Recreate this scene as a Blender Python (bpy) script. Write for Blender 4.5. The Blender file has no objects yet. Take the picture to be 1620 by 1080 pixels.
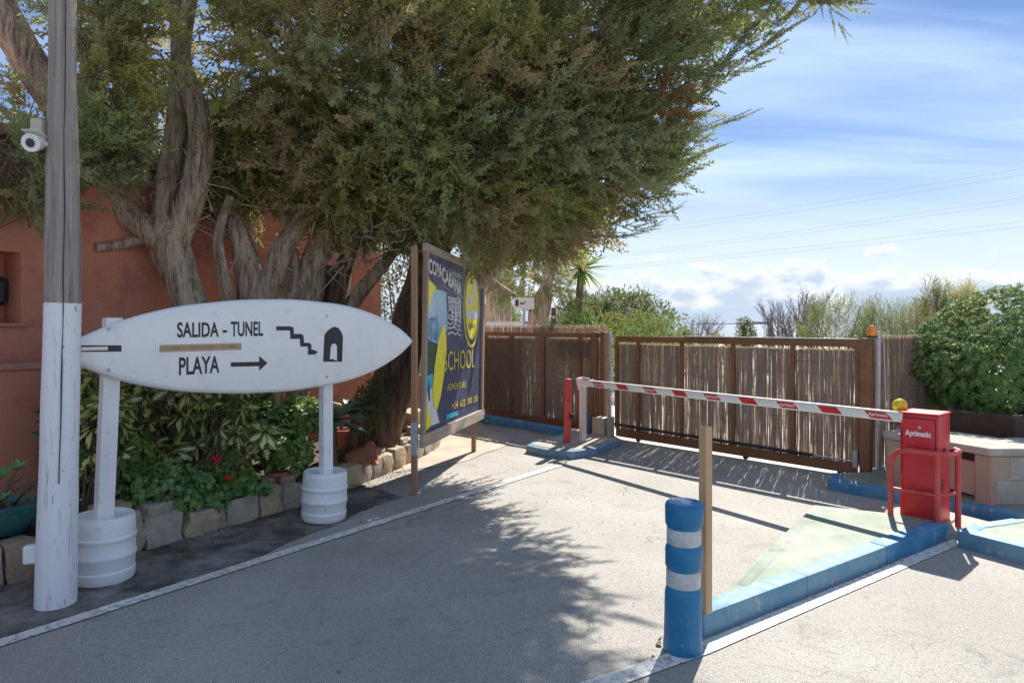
import bpy, bmesh, math, random
import numpy as np
from mathutils import Vector, Matrix, noise as mnoise
random.seed(7)
rng = np.random.default_rng(11)
S = bpy.context.scene
COL = S.collection
R = math.radians

# ------------------------------------------------------------------ camera
CAMH = 1.70
FPX = 1080.0                      # focal length in pixels of the 1620 px wide photograph (24 mm)
HOR = 512.0
cam_d = bpy.data.cameras.new('camera'); cam_d.lens = 24.0; cam_d.sensor_width = 36.0
cam_d.shift_y = -28.0/1620.0; cam_d.clip_start = 0.05; cam_d.clip_end = 40000
cam = bpy.data.objects.new('camera', cam_d); COL.objects.link(cam)
cam.location = (0, 0, CAMH); cam.rotation_euler = (R(90), 0, 0)
S.camera = cam

# ------------------------------------------------------------------ light
SUN_AZ, SUN_EL = 25.6, 43.0       # degrees clockwise from +Y (view direction), elevation
tosun = Vector((math.sin(R(SUN_AZ))*math.cos(R(SUN_EL)), math.cos(R(SUN_AZ))*math.cos(R(SUN_EL)), math.sin(R(SUN_EL))))
sl = bpy.data.lights.new('sun', 'SUN'); sl.energy = 3.1; sl.angle = R(0.53); sl.color = (1.0, 0.93, 0.83)
so = bpy.data.objects.new('sun', sl); COL.objects.link(so)
so.rotation_euler = tosun.to_track_quat('Z', 'Y').to_euler(); so.location = (6, 10, 20)

world = bpy.data.worlds.new('World'); S.world = world; world.use_nodes = True
wn = world.node_tree; wn.nodes.clear(); WL = wn.links.new
def wnode(t, **kw):
    n = wn.nodes.new(t)
    for k, v in kw.items(): setattr(n, k, v)
    return n
def wmath(op, a, b=None, c=None, clamp=False):
    n = wnode('ShaderNodeMath', operation=op, use_clamp=clamp)
    for i, v in enumerate((a, b, c)):
        if v is None: continue
        if isinstance(v, (int, float)): n.inputs[i].default_value = v
        else: WL(v, n.inputs[i])
    return n.outputs[0]
def wmap(v, a, b, c=0.0, d=1.0, smooth=True):
    n = wnode('ShaderNodeMapRange'); n.interpolation_type = 'SMOOTHSTEP' if smooth else 'LINEAR'
    WL(v, n.inputs['Value'])
    for k, x in zip(('From Min', 'From Max', 'To Min', 'To Max'), (a, b, c, d)): n.inputs[k].default_value = x
    return n.outputs['Result']
def wmix(f, a, b):
    n = wnode('ShaderNodeMix', data_type='RGBA')
    if isinstance(f, float): n.inputs[0].default_value = f
    else: WL(f, n.inputs[0])
    for i, v in ((6, a), (7, b)):
        if isinstance(v, tuple): n.inputs[i].default_value = v
        else: WL(v, n.inputs[i])
    return n.outputs[2]
sky = wnode('ShaderNodeTexSky', sky_type='NISHITA'); sky.sun_disc = False
sky.sun_elevation = R(SUN_EL); sky.sun_rotation = R(SUN_AZ); sky.air_density = 1.0; sky.dust_density = 0.3; sky.ozone_density = 2.5
tc = wnode('ShaderNodeTexCoord'); sx = wnode('ShaderNodeSeparateXYZ'); WL(tc.outputs['Generated'], sx.inputs[0])
X, Y, Z = sx.outputs
zz = wmath('ADD', wmath('MAXIMUM', Z, 0.0), 0.12)
cv = wnode('ShaderNodeCombineXYZ'); WL(wmath('DIVIDE', X, zz), cv.inputs[0]); WL(wmath('DIVIDE', Y, zz), cv.inputs[1])
mp = wnode('ShaderNodeMapping'); mp.inputs['Rotation'].default_value = (0, 0, R(28)); mp.inputs['Scale'].default_value = (0.32, 1.25, 1)
WL(cv.outputs[0], mp.inputs['Vector'])
n1 = wnode('ShaderNodeTexNoise'); n1.inputs['Scale'].default_value = 1.1; n1.inputs['Detail'].default_value = 7; n1.inputs['Roughness'].default_value = 0.5; n1.inputs['Distortion'].default_value = 0.5
WL(mp.outputs[0], n1.inputs['Vector'])
cir = wmap(n1.outputs[0], 0.34, 0.74, 0.12, 0.84)
lowveil = wmap(Z, 0.04, 0.30, 0.85, 0.0)
cir = wmath('MAXIMUM', cir, wmath('MULTIPLY', lowveil, wmap(n1.outputs[0], 0.25, 0.55, 0.55, 1.0)))
# heaped clouds standing on the sea horizon
az = wmath('ARCTAN2', X, Y)
cu = wnode('ShaderNodeCombineXYZ'); WL(wmath('MULTIPLY', az, 17.0), cu.inputs[0]); WL(wmath('MULTIPLY', Z, 34.0), cu.inputs[1])
n2 = wnode('ShaderNodeTexNoise'); n2.inputs['Scale'].default_value = 1.0; n2.inputs['Detail'].default_value = 6; n2.inputs['Roughness'].default_value = 0.6
WL(cu.outputs[0], n2.inputs['Vector'])
hgt = wmath('MULTIPLY', Z, 4.4)
dens = wmath('SUBTRACT', wmath('ADD', n2.outputs[0], 0.10), hgt)
cum = wmap(dens, 0.26, 0.33)
cum = wmath('MULTIPLY', cum, wmap(Z, -0.01, 0.004))
cu2 = wnode('ShaderNodeCombineXYZ'); WL(wmath('MULTIPLY', az, 17.0), cu2.inputs[0]); WL(wmath('ADD', wmath('MULTIPLY', Z, 34.0), 0.35), cu2.inputs[1])
n3 = wnode('ShaderNodeTexNoise'); n3.inputs['Scale'].default_value = 1.0; n3.inputs['Detail'].default_value = 4; WL(cu2.outputs[0], n3.inputs['Vector'])
body = wmap(wmath('SUBTRACT', n3.outputs[0], hgt), 0.20, 0.42)
WHITE, GREY = (3.25, 3.35, 3.45, 1), (1.95, 2.35, 2.9, 1)
skyd = wnode('ShaderNodeMix', data_type='RGBA', blend_type='MULTIPLY'); skyd.inputs[0].default_value = 1.0; WL(sky.outputs[0], skyd.inputs[6]); skyd.inputs[7].default_value = (0.115, 0.19, 0.295, 1)
skyc = wmix(cir, skyd.outputs[2], (2.7, 3.4, 4.4, 1))
cumc = wmix(body, WHITE, GREY)
skyc = wmix(wmap(Z, 0.02, 0.26, 0.8, 0.0), skyc, (3.0, 3.25, 3.55, 1))
tot = wmix(wmath('MULTIPLY', cum, 0.9), skyc, cumc)
bg = wnode('ShaderNodeBackground'); bg.inputs['Strength'].default_value = 0.10; WL(tot, bg.inputs['Color'])
wo = wnode('ShaderNodeOutputWorld'); WL(bg.outputs[0], wo.inputs['Surface'])

S.view_settings.view_transform = 'Standard'; S.view_settings.look = 'None'; S.view_settings.gamma = 1.0
S.view_settings.use_curve_mapping = False
S.view_settings.exposure = 1.62
S.render.engine = 'CYCLES'

# ------------------------------------------------------------------ helpers
def ray(px, py): return Vector(((px-810.0)/FPX, 1.0, (HOR-py)/FPX))
def gnd(px, py, z=0.0):                       # point on a level surface of height z
    d = ray(px, py); t = (z-CAMH)/d.z; return Vector((d.x*t, t, z))
def at(px, py, Yd):                           # point at a known distance
    d = ray(px, py); return Vector((d.x*Yd, Yd, CAMH+d.z*Yd))
def online(px, A, B):                         # parameter where the sight line crosses the upright plane through A and B
    k = (px-810.0)/FPX; return (k*A[1]-A[0])/((B[0]-A[0])-k*(B[1]-A[1]))

WLOC = {}
def setp(o, label=None, cat=None, group=None, kind=None):
    for k, v in (('label', label), ('category', cat), ('group', group), ('kind', kind)):
        if v: o[k] = v
    return o
def thing(name, label, cat, loc, group=None):
    o = bpy.data.objects.new(name, None); COL.objects.link(o); o.location = loc; o.empty_display_size = 0.1
    WLOC[o] = Vector(loc); return setp(o, label, cat, group)
def link(name, me, mat, parent=None, origin=None):
    o = bpy.data.objects.new(name, me); COL.objects.link(o)
    if mat: me.materials.clear(); me.materials.append(mat)
    og = Vector(origin) if origin is not None else (WLOC[parent] if parent else Vector((0, 0, 0)))
    if parent: o.parent = parent; o.location = og-WLOC[parent]
    else: o.location = og
    WLOC[o] = og
    return o

class Frame:
    def __init__(s, o, ang): s.o = Vector(o); s.c = math.cos(ang); s.s = math.sin(ang)
    def __call__(s, x, y, z): return Vector((s.o.x+s.c*x-s.s*y, s.o.y+s.s*x+s.c*y, s.o.z+z))
class MB:
    def __init__(s, frame=None): s.v = []; s.f = []; s.fr = frame
    def add(s, vs, fs):
        b = len(s.v)
        if s.fr: vs = [s.fr(*p) for p in vs]
        s.v += [Vector(p) for p in vs]; s.f += [[i+b for i in f] for f in fs]; return s
    def box(s, c, d, rz=0.0, tilt=None):
        x, y, z = d[0]/2, d[1]/2, d[2]/2
        M = Matrix.Rotation(rz, 3, 'Z')
        if tilt is not None: M = tilt @ M
        vs = [Vector(c)+M @ Vector((i*x, j*y, k*z)) for i, j, k in ((-1,-1,-1),(1,-1,-1),(1,1,-1),(-1,1,-1),(-1,-1,1),(1,-1,1),(1,1,1),(-1,1,1))]
        return s.add(vs, [(0,3,2,1),(4,5,6,7),(0,1,5,4),(1,2,6,5),(2,3,7,6),(3,0,4,7)])
    def prism(s, poly, z0, z1):
        n = len(poly); vs = [(p[0], p[1], z0) for p in poly]+[(p[0], p[1], z1) for p in poly]
        return s.add(vs, [tuple(range(n-1, -1, -1)), tuple(range(n, 2*n))]+[(i, (i+1) % n, n+(i+1) % n, n+i) for i in range(n)])
    def slab(s, A, B, y0, y1, z0, z1):        # upright board along A-B (2d), y = offset to the left normal
        A = Vector((A[0], A[1])); B = Vector((B[0], B[1])); d = (B-A).normalized(); nn = Vector((-d.y, d.x))
        q = [A+nn*y0, B+nn*y0, B+nn*y1, A+nn*y1]; return s.prism([(p.x, p.y) for p in q], z0, z1)
    def tube(s, pts, rad, n=8, cap=True, lob=0.0):
        pts = [Vector(p) for p in pts]; m = len(pts)
        if not hasattr(rad, '__len__'): rad = [rad]*m
        vs = []; fs = []; up = None
        for i, p in enumerate(pts):
            t = (pts[min(i+1, m-1)]-pts[max(i-1, 0)]).normalized()
            if up is None:
                up = Vector((0, 0, 1)) if abs(t.z) < .9 else Vector((0, 1, 0))
            a = t.cross(up).normalized(); up = a.cross(t).normalized()
            for k in range(n):
                th = 2*math.pi*k/n; r = rad[i]
                if lob: r *= 1+lob*(mnoise.noise(Vector((math.cos(th)*2.2, math.sin(th)*2.2, p.z*0.9+p.x)))+0.5*mnoise.noise(Vector((math.cos(th)*5, math.sin(th)*5, p.z*2.1))))
                vs.append(p+(a*math.cos(th)+up*math.sin(th))*r)
        for i in range(m-1):
            for k in range(n):
                fs.append((i*n+k, i*n+(k+1) % n, (i+1)*n+(k+1) % n, (i+1)*n+k))
        if cap: fs += [tuple(range(n-1, -1, -1)), tuple(range((m-1)*n, m*n))]
        return s.add(vs, fs)
    def lathe(s, prof, n=24, c=(0, 0, 0), tilt=None):
        vs = []; fs = []; m = len(prof); c = Vector(c)
        for r, z in prof:
            for k in range(n):
                p = Vector((r*math.cos(2*math.pi*k/n), r*math.sin(2*math.pi*k/n), z))
                vs.append(c+(tilt @ p if tilt is not None else p))
        for i in range(m-1):
            for k in range(n): fs.append((i*n+k, i*n+(k+1) % n, (i+1)*n+(k+1) % n, (i+1)*n+k))
        fs += [tuple(range(n-1, -1, -1)), tuple(range((m-1)*n, m*n))]
        return s.add(vs, fs)
    def build(s, name, mat, parent=None, origin=None, bevel=0.0, segs=1, smooth=None):
        og = Vector(origin) if origin is not None else (WLOC[parent] if parent else Vector((0, 0, 0)))
        me = bpy.data.meshes.new(name); me.from_pydata([p-og for p in s.v], [], s.f)
        bm = bmesh.new(); bm.from_mesh(me)
        bmesh.ops.recalc_face_normals(bm, faces=bm.faces)
        if bevel:
            ed = [e for e in bm.edges if len(e.link_faces) == 2 and e.calc_face_angle(0) > 0.5]
            bmesh.ops.bevel(bm, geom=ed, offset=bevel, segments=segs, affect='EDGES', profile=0.5)
        bm.to_mesh(me); bm.free()
        if smooth:
            me.polygons.foreach_set('use_smooth', [True]*len(me.polygons)); me.set_sharp_from_angle(angle=R(smooth))
        me.update(); return link(name, me, mat, parent, og)
def npmesh(name, V, loops_per, mat, parent=None, origin=None, tint=None):
    """V: (n*k,3) world points, faces are consecutive runs of k points"""
    og = np.array(origin if origin is not None else (WLOC[parent] if parent else (0, 0, 0)), dtype=np.float32)
    V = (V.reshape(-1, 3)-og).astype(np.float32); n = len(V); k = loops_per; m = n//k
    me = bpy.data.meshes.new(name); me.vertices.add(n); me.vertices.foreach_set('co', V.ravel())
    me.loops.add(n); me.loops.foreach_set('vertex_index', np.arange(n, dtype=np.int32))
    me.polygons.add(m); me.polygons.foreach_set('loop_start', np.arange(0, n, k, dtype=np.int32))
    if tint is not None:
        a = me.attributes.new('tint', 'FLOAT', 'POINT'); a.data.foreach_set('value', np.repeat(tint, n//len(tint)).astype(np.float32))
    me.update(calc_edges=True); return link(name, me, mat, parent, og)

# ------------------------------------------------------------------ materials
class Mat:
    def __init__(s, name):
        s.m = bpy.data.materials.new(name); s.m.use_nodes = True; s.t = s.m.node_tree; s.t.nodes.clear()
        s.out = s.n('ShaderNodeOutputMaterial'); s.b = s.n('ShaderNodeBsdfPrincipled'); s.l(s.b.outputs[0], s.out.inputs[0])
        s.pos = s.n('ShaderNodeNewGeometry').outputs['Position']
    def n(s, t, **kw):
        x = s.t.nodes.new(t)
        for k, v in kw.items(): setattr(x, k, v)
        return x
    def l(s, a, b): s.t.links.new(a, b)
    def noise(s, scale, detail=4, rough=0.55, stretch=None, vec=None, dist=0.0):
        v = vec or s.pos
        if stretch:
            mp = s.n('ShaderNodeMapping'); mp.inputs['Scale'].default_value = stretch; s.l(v, mp.inputs['Vector']); v = mp.outputs[0]
        x = s.n('ShaderNodeTexNoise'); x.inputs['Scale'].default_value = scale; x.inputs['Detail'].default_value = detail
        x.inputs['Roughness'].default_value = rough; x.inputs['Distortion'].default_value = dist; s.l(v, x.inputs['Vector']); return x.outputs[0]
    def rng(s, v, a, b, c=0.0, d=1.0):
        x = s.n('ShaderNodeMapRange'); s.l(v, x.inputs['Value'])
        for k, q in zip(('From Min', 'From Max', 'To Min', 'To Max'), (a, b, c, d)): x.inputs[k].default_value = q
        return x.outputs[0]
    def math(s, op, a, b):
        x = s.n('ShaderNodeMath', operation=op)
        for i, v in enumerate((a, b)):
            if isinstance(v, (int, float)): x.inputs[i].default_value = v
            else: s.l(v, x.inputs[i])
        return x.outputs[0]
    def mix(s, f, a, b):
        x = s.n('ShaderNodeMix', data_type='RGBA')
        if isinstance(f, float): x.inputs[0].default_value = f
        else: s.l(f, x.inputs[0])
        for i, v in ((6, a), (7, b)):
            if isinstance(v, tuple): x.inputs[i].default_value = v if len(v) == 4 else v+(1,)
            else: s.l(v, x.inputs[i])
        return x.outputs[2]
    def col(s, c):
        if isinstance(c, tuple): s.b.inputs['Base Color'].default_value = c+(1,)
        else: s.l(c, s.b.inputs['Base Color'])
    def rough(s, r):
        if isinstance(r, (int, float)): s.b.inputs['Roughness'].default_value = r
        else: s.l(r, s.b.inputs['Roughness'])
    def bump(s, h, strength=0.3, dist=0.01):
        x = s.n('ShaderNodeBump'); x.inputs['Strength'].default_value = strength; x.inputs['Distance'].default_value = dist
        s.l(h, x.inputs['Height']); s.l(x.outputs[0], s.b.inputs['Normal'])
def pmat(name, c1, c2=None, scale=6.0, rough=0.6, bump=0.2, bscale=60.0, stretch=None, lo=0.35, hi=0.65, metallic=0.0, dist=0.004, wear=None, wlo=0.62, whi=0.7, wscale=14.0):
    M = Mat(name); c = c1
    if c2: c = M.mix(M.rng(M.noise(scale, 6, 0.6, stretch), lo, hi), c1, c2)
    if wear: c = M.mix(M.rng(M.noise(wscale, 8, 0.65, stretch), wlo, whi), c, wear)
    M.col(c); M.rough(M.rng(M.noise(scale*2.3, 3), 0.3, 0.7, rough-0.07, rough+0.07)); M.b.inputs['Metallic'].default_value = metallic
    if bump: M.bump(M.noise(bscale, 5, 0.6, stretch), bump, dist)
    return M.m
def leafmat(name, c1, c2, c3=None, trans=0.35, rough=0.5, attr=True, spec=0.35):
    M = Mat(name)
    g = M.n('ShaderNodeNewGeometry').outputs['Random Per Island']
    c = M.mix(g, c1, c2)
    if attr and c3:
        a = M.n('ShaderNodeAttribute'); a.attribute_name = 'tint'
        c = M.mix(a.outputs['Fac'], c, M.mix(g, c3, tuple(x*0.7 for x in c3)))
    M.col(c); M.rough(rough); M.b.inputs['Specular IOR Level'].default_value = spec
    tr = M.n('ShaderNodeBsdfTranslucent'); M.l(M.mix(0.5, c, (0.27, 0.29, 0.12)), tr.inputs[0])
    mx = M.n('ShaderNodeMixShader'); mx.inputs[0].default_value = trans
    M.l(M.b.outputs[0], mx.inputs[1]); M.l(tr.outputs[0], mx.inputs[2]); M.l(mx.outputs[0], M.out.inputs[0])
    return M.m

MT = {}
# old bleached asphalt
M = Mat('asphalt')
big = M.noise(0.9, 6, 0.6); fine = M.noise(150, 3, 0.7); mid = M.noise(22, 5, 0.65)
c = M.mix(M.rng(big, .35, .65), (0.39, 0.365, 0.33), (0.49, 0.46, 0.415))
c = M.mix(M.rng(fine, .38, .54), (0.13, 0.145, 0.14), c)
vo = M.n('ShaderNodeTexVoronoi'); vo.inputs['Scale'].default_value = 95; M.l(M.pos, vo.inputs['Vector'])
c = M.mix(M.rng(vo.outputs['Distance'], .0, .22, 0.55, 0.0), c, (0.55, 0.53, 0.49))
c = M.mix(M.rng(mid, .52, .66, 0.0, .5), c, (0.2, 0.19, 0.18)); c = M.mix(M.rng(M.noise(48, 5, .75), .53, .66, 0, .75), c, (0.15, 0.14, 0.13))
c = M.mix(M.rng(M.noise(3.1, 8, .7), .60, .72, 0.0, .6), c, (0.25, 0.24, 0.23))
wv = M.n('ShaderNodeVectorMath', operation='ADD'); M.l(M.pos, wv.inputs[0])
dn = M.n('ShaderNodeTexNoise'); dn.inputs['Scale'].default_value = 2.2; dn.inputs['Detail'].default_value = 5; M.l(M.pos, dn.inputs['Vector'])
ds = M.n('ShaderNodeVectorMath', operation='SCALE'); ds.inputs['Scale'].default_value = .55; M.l(dn.outputs['Color'], ds.inputs[0]); M.l(ds.outputs[0], wv.inputs[1])
cr = M.n('ShaderNodeTexVoronoi', feature='DISTANCE_TO_EDGE'); cr.inputs['Scale'].default_value = .75; M.l(wv.outputs[0], cr.inputs['Vector'])
ck = M.math('MULTIPLY', M.rng(cr.outputs['Distance'], .0, .007, 1.0, 0.0), M.rng(M.noise(.8, 3), .50, .60))
c = M.mix(M.math('MULTIPLY', ck, .65), c, (0.07, 0.065, 0.06))
c = M.mix(M.rng(M.noise(1.6, 7, .7, dist=1.2), .55, .70, 0, .5), c, (0.12, 0.115, 0.11))
c = M.mix(M.rng(M.noise(.55, 4, .6, (1.0, .22, 1), dist=.4), .56, .68, 0, .35), c, (0.5, 0.47, 0.43))
M.col(c); M.rough(0.82); M.bump(M.math('ADD', fine, M.math('MULTIPLY', vo.outputs['Distance'], 0.8)), 0.6, 0.006); MT['asphalt'] = M.m
# tarry road edge
M = Mat('road_edge'); a = M.noise(2.6, 9, .7); f = M.noise(120, 3, .7)
c = M.mix(M.rng(a, .42, .66), (0.05, 0.047, 0.045), (0.33, 0.315, 0.295)); c = M.mix(M.rng(f, .52, .7), c, (0.22, 0.2, 0.175))
M.col(c); M.rough(0.85); M.bump(f, 0.8, 0.01); MT['edge'] = M.m
# worn road paint
M = Mat('road_paint'); a = M.noise(26, 8, .72); f = M.noise(140, 3, .7)
c = M.mix(M.rng(M.math('ADD', a, M.math('MULTIPLY', f, .35)), .66, .78), (0.74, 0.73, 0.70), (0.3, 0.29, 0.28))
c = M.mix(M.rng(M.noise(4, 5), .4, .7, 0, .4), c, (0.36, 0.34, 0.31)); M.col(c); M.rough(.7); M.bump(f, .4, .004); MT['paint'] = M.m
MT['sand'] = pmat('sand', (0.36, 0.30, 0.235), (0.48, 0.41, 0.33), 2.2, .9, .6, 45, dist=.01, wear=(0.3, 0.25, 0.2), wlo=.6, whi=.75, wscale=9)
MT['lot'] = pmat('pale_gravel', (0.50, 0.46, 0.41), (0.60, 0.55, 0.5), .6, .9, .3, 30)
MT['soil'] = pmat('soil', (0.05, 0.035, 0.025), (0.1, 0.075, 0.05), 9, .95, .8, 40, dist=.02)
MT['kerb'] = pmat('blue_kerb_paint', (0.035, 0.18, 0.36), (0.09, 0.28, 0.44), 5, .65, .45, 40, wear=(0.34, 0.35, 0.34), wlo=.60, whi=.65, wscale=13)
MT['kerbworn'] = pmat('worn_blue_kerb_paint', (0.10, 0.22, 0.36), (0.17, 0.26, 0.34), 6, .75, .4, 40, wear=(0.33, 0.33, 0.31), wlo=.5, whi=.68, wscale=7)
MT['kerbpale'] = pmat('faded_blue_kerb_paint', (0.11, 0.26, 0.38), (0.20, 0.33, 0.41), 6, .7, .5, 40, wear=(0.38, 0.37, 0.35), wlo=.59, whi=.64, wscale=11)
MT['green'] = pmat('faded_green_concrete', (0.185, 0.235, 0.185), (0.26, 0.305, 0.25), 2.1, .75, .25, 60, wear=(0.13, 0.165, 0.125), wlo=.56, whi=.7, wscale=6)
MT['concrete'] = pmat('concrete', (0.30, 0.28, 0.25), (0.42, 0.39, 0.34), 4, .85, .4, 50, wear=(0.2, 0.19, 0.18), wlo=.6, whi=.72)
MT['pinkish'] = pmat('pinkish_render', (0.34, 0.265, 0.205), (0.42, 0.345, 0.275), 3, .85, .35, 50, wear=(0.25, 0.2, 0.17), wlo=.6, whi=.75, wscale=8)
MT['stucco'] = pmat('terracotta_render', (0.54, 0.20, 0.125), (0.62, 0.265, 0.18), 1.9, .88, .45, 70, wear=(0.38, 0.14, 0.095), wlo=.52, whi=.74, wscale=3.5)
MT['stuccolight'] = pmat('terracotta_trim', (0.45, 0.2, 0.15), (0.52, 0.26, 0.2), 2, .8, .3, 60)
MT['dark'] = pmat('dark_recess', (0.02, 0.02, 0.02), (0.035, 0.03, 0.03), 4, .6, 0)
MT['white'] = pmat('white_paint', (0.76, 0.77, 0.78), (0.83, 0.83, 0.83), 6, .5, .35, 22, dist=.008, wear=(0.55, 0.53, 0.50), wlo=.60, whi=.72, wscale=16)
MT['board'] = pmat('board_gelcoat', (0.79, 0.80, 0.80), (0.85, 0.845, 0.82), 3.0, .4, .06, 20, wear=(0.68, 0.67, 0.62), wlo=.56, whi=.76, wscale=9)
MT['black'] = pmat('black_paint', (0.016, 0.016, 0.02), (0.03, 0.03, 0.035), 20, .5, .05, 80)
MT['steelbrown'] = pmat('brown_steel', (0.17, 0.075, 0.035), (0.24, 0.115, 0.055), 7, .5, .15, 60, wear=(0.10, 0.045, 0.025), wlo=.58, whi=.74)
MT['galv'] = pmat('galvanised', (0.36, 0.38, 0.4), (0.5, 0.51, 0.52), 10, .45, .1, 60, metallic=.6)
MT['red'] = pmat('red_enamel', (0.55, 0.014, 0.024), (0.63, 0.035, 0.045), 4, .4, .08, 25, wear=(0.40, 0.05, 0.05), wlo=.56, whi=.74, wscale=18)
MT['redtube'] = pmat('faded_red_tube', (0.50, 0.045, 0.04), (0.58, 0.085, 0.07), 9, .45, .1, 70, wear=(0.4, 0.13, 0.1), wlo=.6, whi=.72)
MT['redpost'] = pmat('red_post_paint', (0.62, 0.05, 0.05), (0.66, 0.09, 0.08), 8, .5, .1, 70)
MT['sticker'] = pmat('red_sticker', (0.5, 0.02, 0.025), (0.56, 0.04, 0.04), 12, .45, 0)
MT['armwhite'] = pmat('arm_white', (0.72, 0.70, 0.66), (0.79, 0.77, 0.74), 4, .4, .05, 60)
MT['cream'] = pmat('cream_post', (0.66, 0.56, 0.46), (0.72, 0.63, 0.53), 6, .55, .1, 60)
MT['bollard'] = pmat('blue_plastic', (0.005, 0.13, 0.32), (0.012, 0.19, 0.38), 5, .45, .25, 18, dist=.008, wear=(0.14, 0.27, 0.38), wlo=.61, whi=.67, wscale=16)
MT['band'] = pmat('reflective_band', (0.42, 0.44, 0.47), (0.58, 0.59, 0.62), 30, .45, .3, 90, wear=(0.4, 0.42, 0.45), wlo=.6, whi=.7)
MT['timber'] = pmat('planed_timber', (0.46, 0.29, 0.155), (0.54, 0.36, 0.20), 14, .6, .15, 40, stretch=(1, 1, .06))
MT['oldtimber'] = pmat('weathered_timber', (0.30, 0.21, 0.15), (0.42, 0.31, 0.23), 16, .75, .4, 40, stretch=(1, 1, .08), wear=(0.2, 0.14, 0.1))
MT['oldrail'] = pmat('weathered_rail', (0.30, 0.24, 0.19), (0.44, 0.37, 0.31), 30, .75, .4, 40, stretch=(.1, .1, 1.6), wear=(0.17, 0.13, 0.11))
MT['orangepost'] = pmat('stained_post', (0.30, 0.155, 0.085), (0.38, 0.21, 0.125), 14, .65, .25, 40, stretch=(1, 1, .08))
MT['navy'] = pmat('billboard_navy', (0.055, 0.06, 0.11), (0.085, 0.09, 0.155), 3, .5, .03, 30, wear=(0.17, 0.18, 0.25), wlo=.60, whi=.8, wscale=4.5)
MT['yellow'] = pmat('billboard_yellow', (0.85, 0.74, 0.03), (0.88, 0.79, 0.07), 5, .5, 0)
MT['palewhite'] = pmat('billboard_white', (0.62, 0.64, 0.68), (0.72, 0.73, 0.75), 8, .5, 0)
MT['sky1'] = pmat('print_blue', (0.2, 0.42, 0.62), (0.5, 0.63, 0.74), 3.0, .5, 0)
MT['sea1'] = pmat('print_sea', (0.02, 0.16, 0.34), (0.35, 0.5, 0.6), 9.0, .5, 0)
MT['aqua'] = pmat('print_aqua', (0.01, 0.4, 0.6), (0.1, 0.5, 0.68), 5, .5, 0)
MT['jungle'] = pmat('print_green', (0.02, 0.05, 0.05), (0.05, 0.13, 0.06), 12, .5, 0)
MT['goldtext'] = pmat('print_gold', (0.62, 0.53, 0.06), (0.68, 0.6, 0.1), 9, .5, 0)
MT['terracotta'] = pmat('terracotta_pot', (0.36, 0.13, 0.07), (0.43, 0.18, 0.1), 6, .8, .2, 40)
MT['teal'] = pmat('teal_glaze', (0.03, 0.13, 0.14), (0.05, 0.19, 0.19), 5, .35, .05, 40)
MT['cctv'] = pmat('cctv_white', (0.62, 0.6, 0.57), (0.68, 0.66, 0.64), 8, .45, 0)
MT['beige'] = pmat('beige_plastic', (0.42, 0.36, 0.28), (0.48, 0.42, 0.33), 8, .6, .05, 60)
MT['wire'] = pmat('cable', (0.5, 0.48, 0.45), None, rough=.6, bump=0)
MT['darkwire'] = pmat('dark_cable', (0.10, 0.11, 0.13), None, rough=.6, bump=0)
MT['planter'] = pmat('brown_planter_wall', (0.055, 0.03, 0.02), (0.09, 0.05, 0.035), 5, .7, .2, 40)
MT['litter'] = leafmat('dry_leaves', (0.16, 0.085, 0.04), (0.32, 0.19, 0.09), None, .15, .8, False)
MT['redflower'] = pmat('red_petals', (0.7, 0.01, 0.012), (0.8, 0.03, 0.03), 30, .6, 0)
MT['mortar'] = pmat('mortar', (0.16, 0.145, 0.125), (0.26, 0.24, 0.21), 9, .9, .7, 50, dist=.015)
for k, (a, b) in enumerate((((0.36, 0.27, 0.18), (0.48, 0.38, 0.27)), ((0.34, 0.30, 0.24), (0.46, 0.41, 0.34)), ((0.30, 0.20, 0.145), (0.40, 0.29, 0.21)), ((0.44, 0.34, 0.22), (0.54, 0.45, 0.32)))):
    MT['stone%d' % k] = pmat('stone', a, b, 9, .88, .9, 28, dist=.02, wear=(0.17, 0.15, 0.13), wlo=.58, whi=.74, wscale=12)
# lens glass / beacons
for nm, c, e in (('amber', (0.9, 0.33, 0.01), 0), ('yellowlens', (0.88, 0.62, 0.01), 0)):
    M = Mat(nm); M.col(c); M.rough(.2); M.b.inputs['Transmission Weight'].default_value = .25; M.b.inputs['Subsurface Weight'].default_value = .3
    M.b.inputs['Subsurface Radius'].default_value = (.03, .02, .01); M.b.inputs['Coat Weight'].default_value = .5; MT[nm] = M.m
# reed
M = Mat('reed'); g = M.n('ShaderNodeNewGeometry').outputs['Random Per Island']
c = M.mix(g, (0.46, 0.38, 0.31), (0.82, 0.72, 0.60)); c = M.mix(M.rng(M.noise(3, 5), .4, .7), c, (0.58, 0.51, 0.45))
M.col(c); M.rough(.75); tr = M.n('ShaderNodeBsdfTranslucent'); M.l(c, tr.inputs[0]); mx = M.n('ShaderNodeMixShader'); mx.inputs[0].default_value = .66
M.l(M.b.outputs[0], mx.inputs[1]); M.l(tr.outputs[0], mx.inputs[2]); M.l(mx.outputs[0], M.out.inputs[0]); MT['reed'] = M.m
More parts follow.
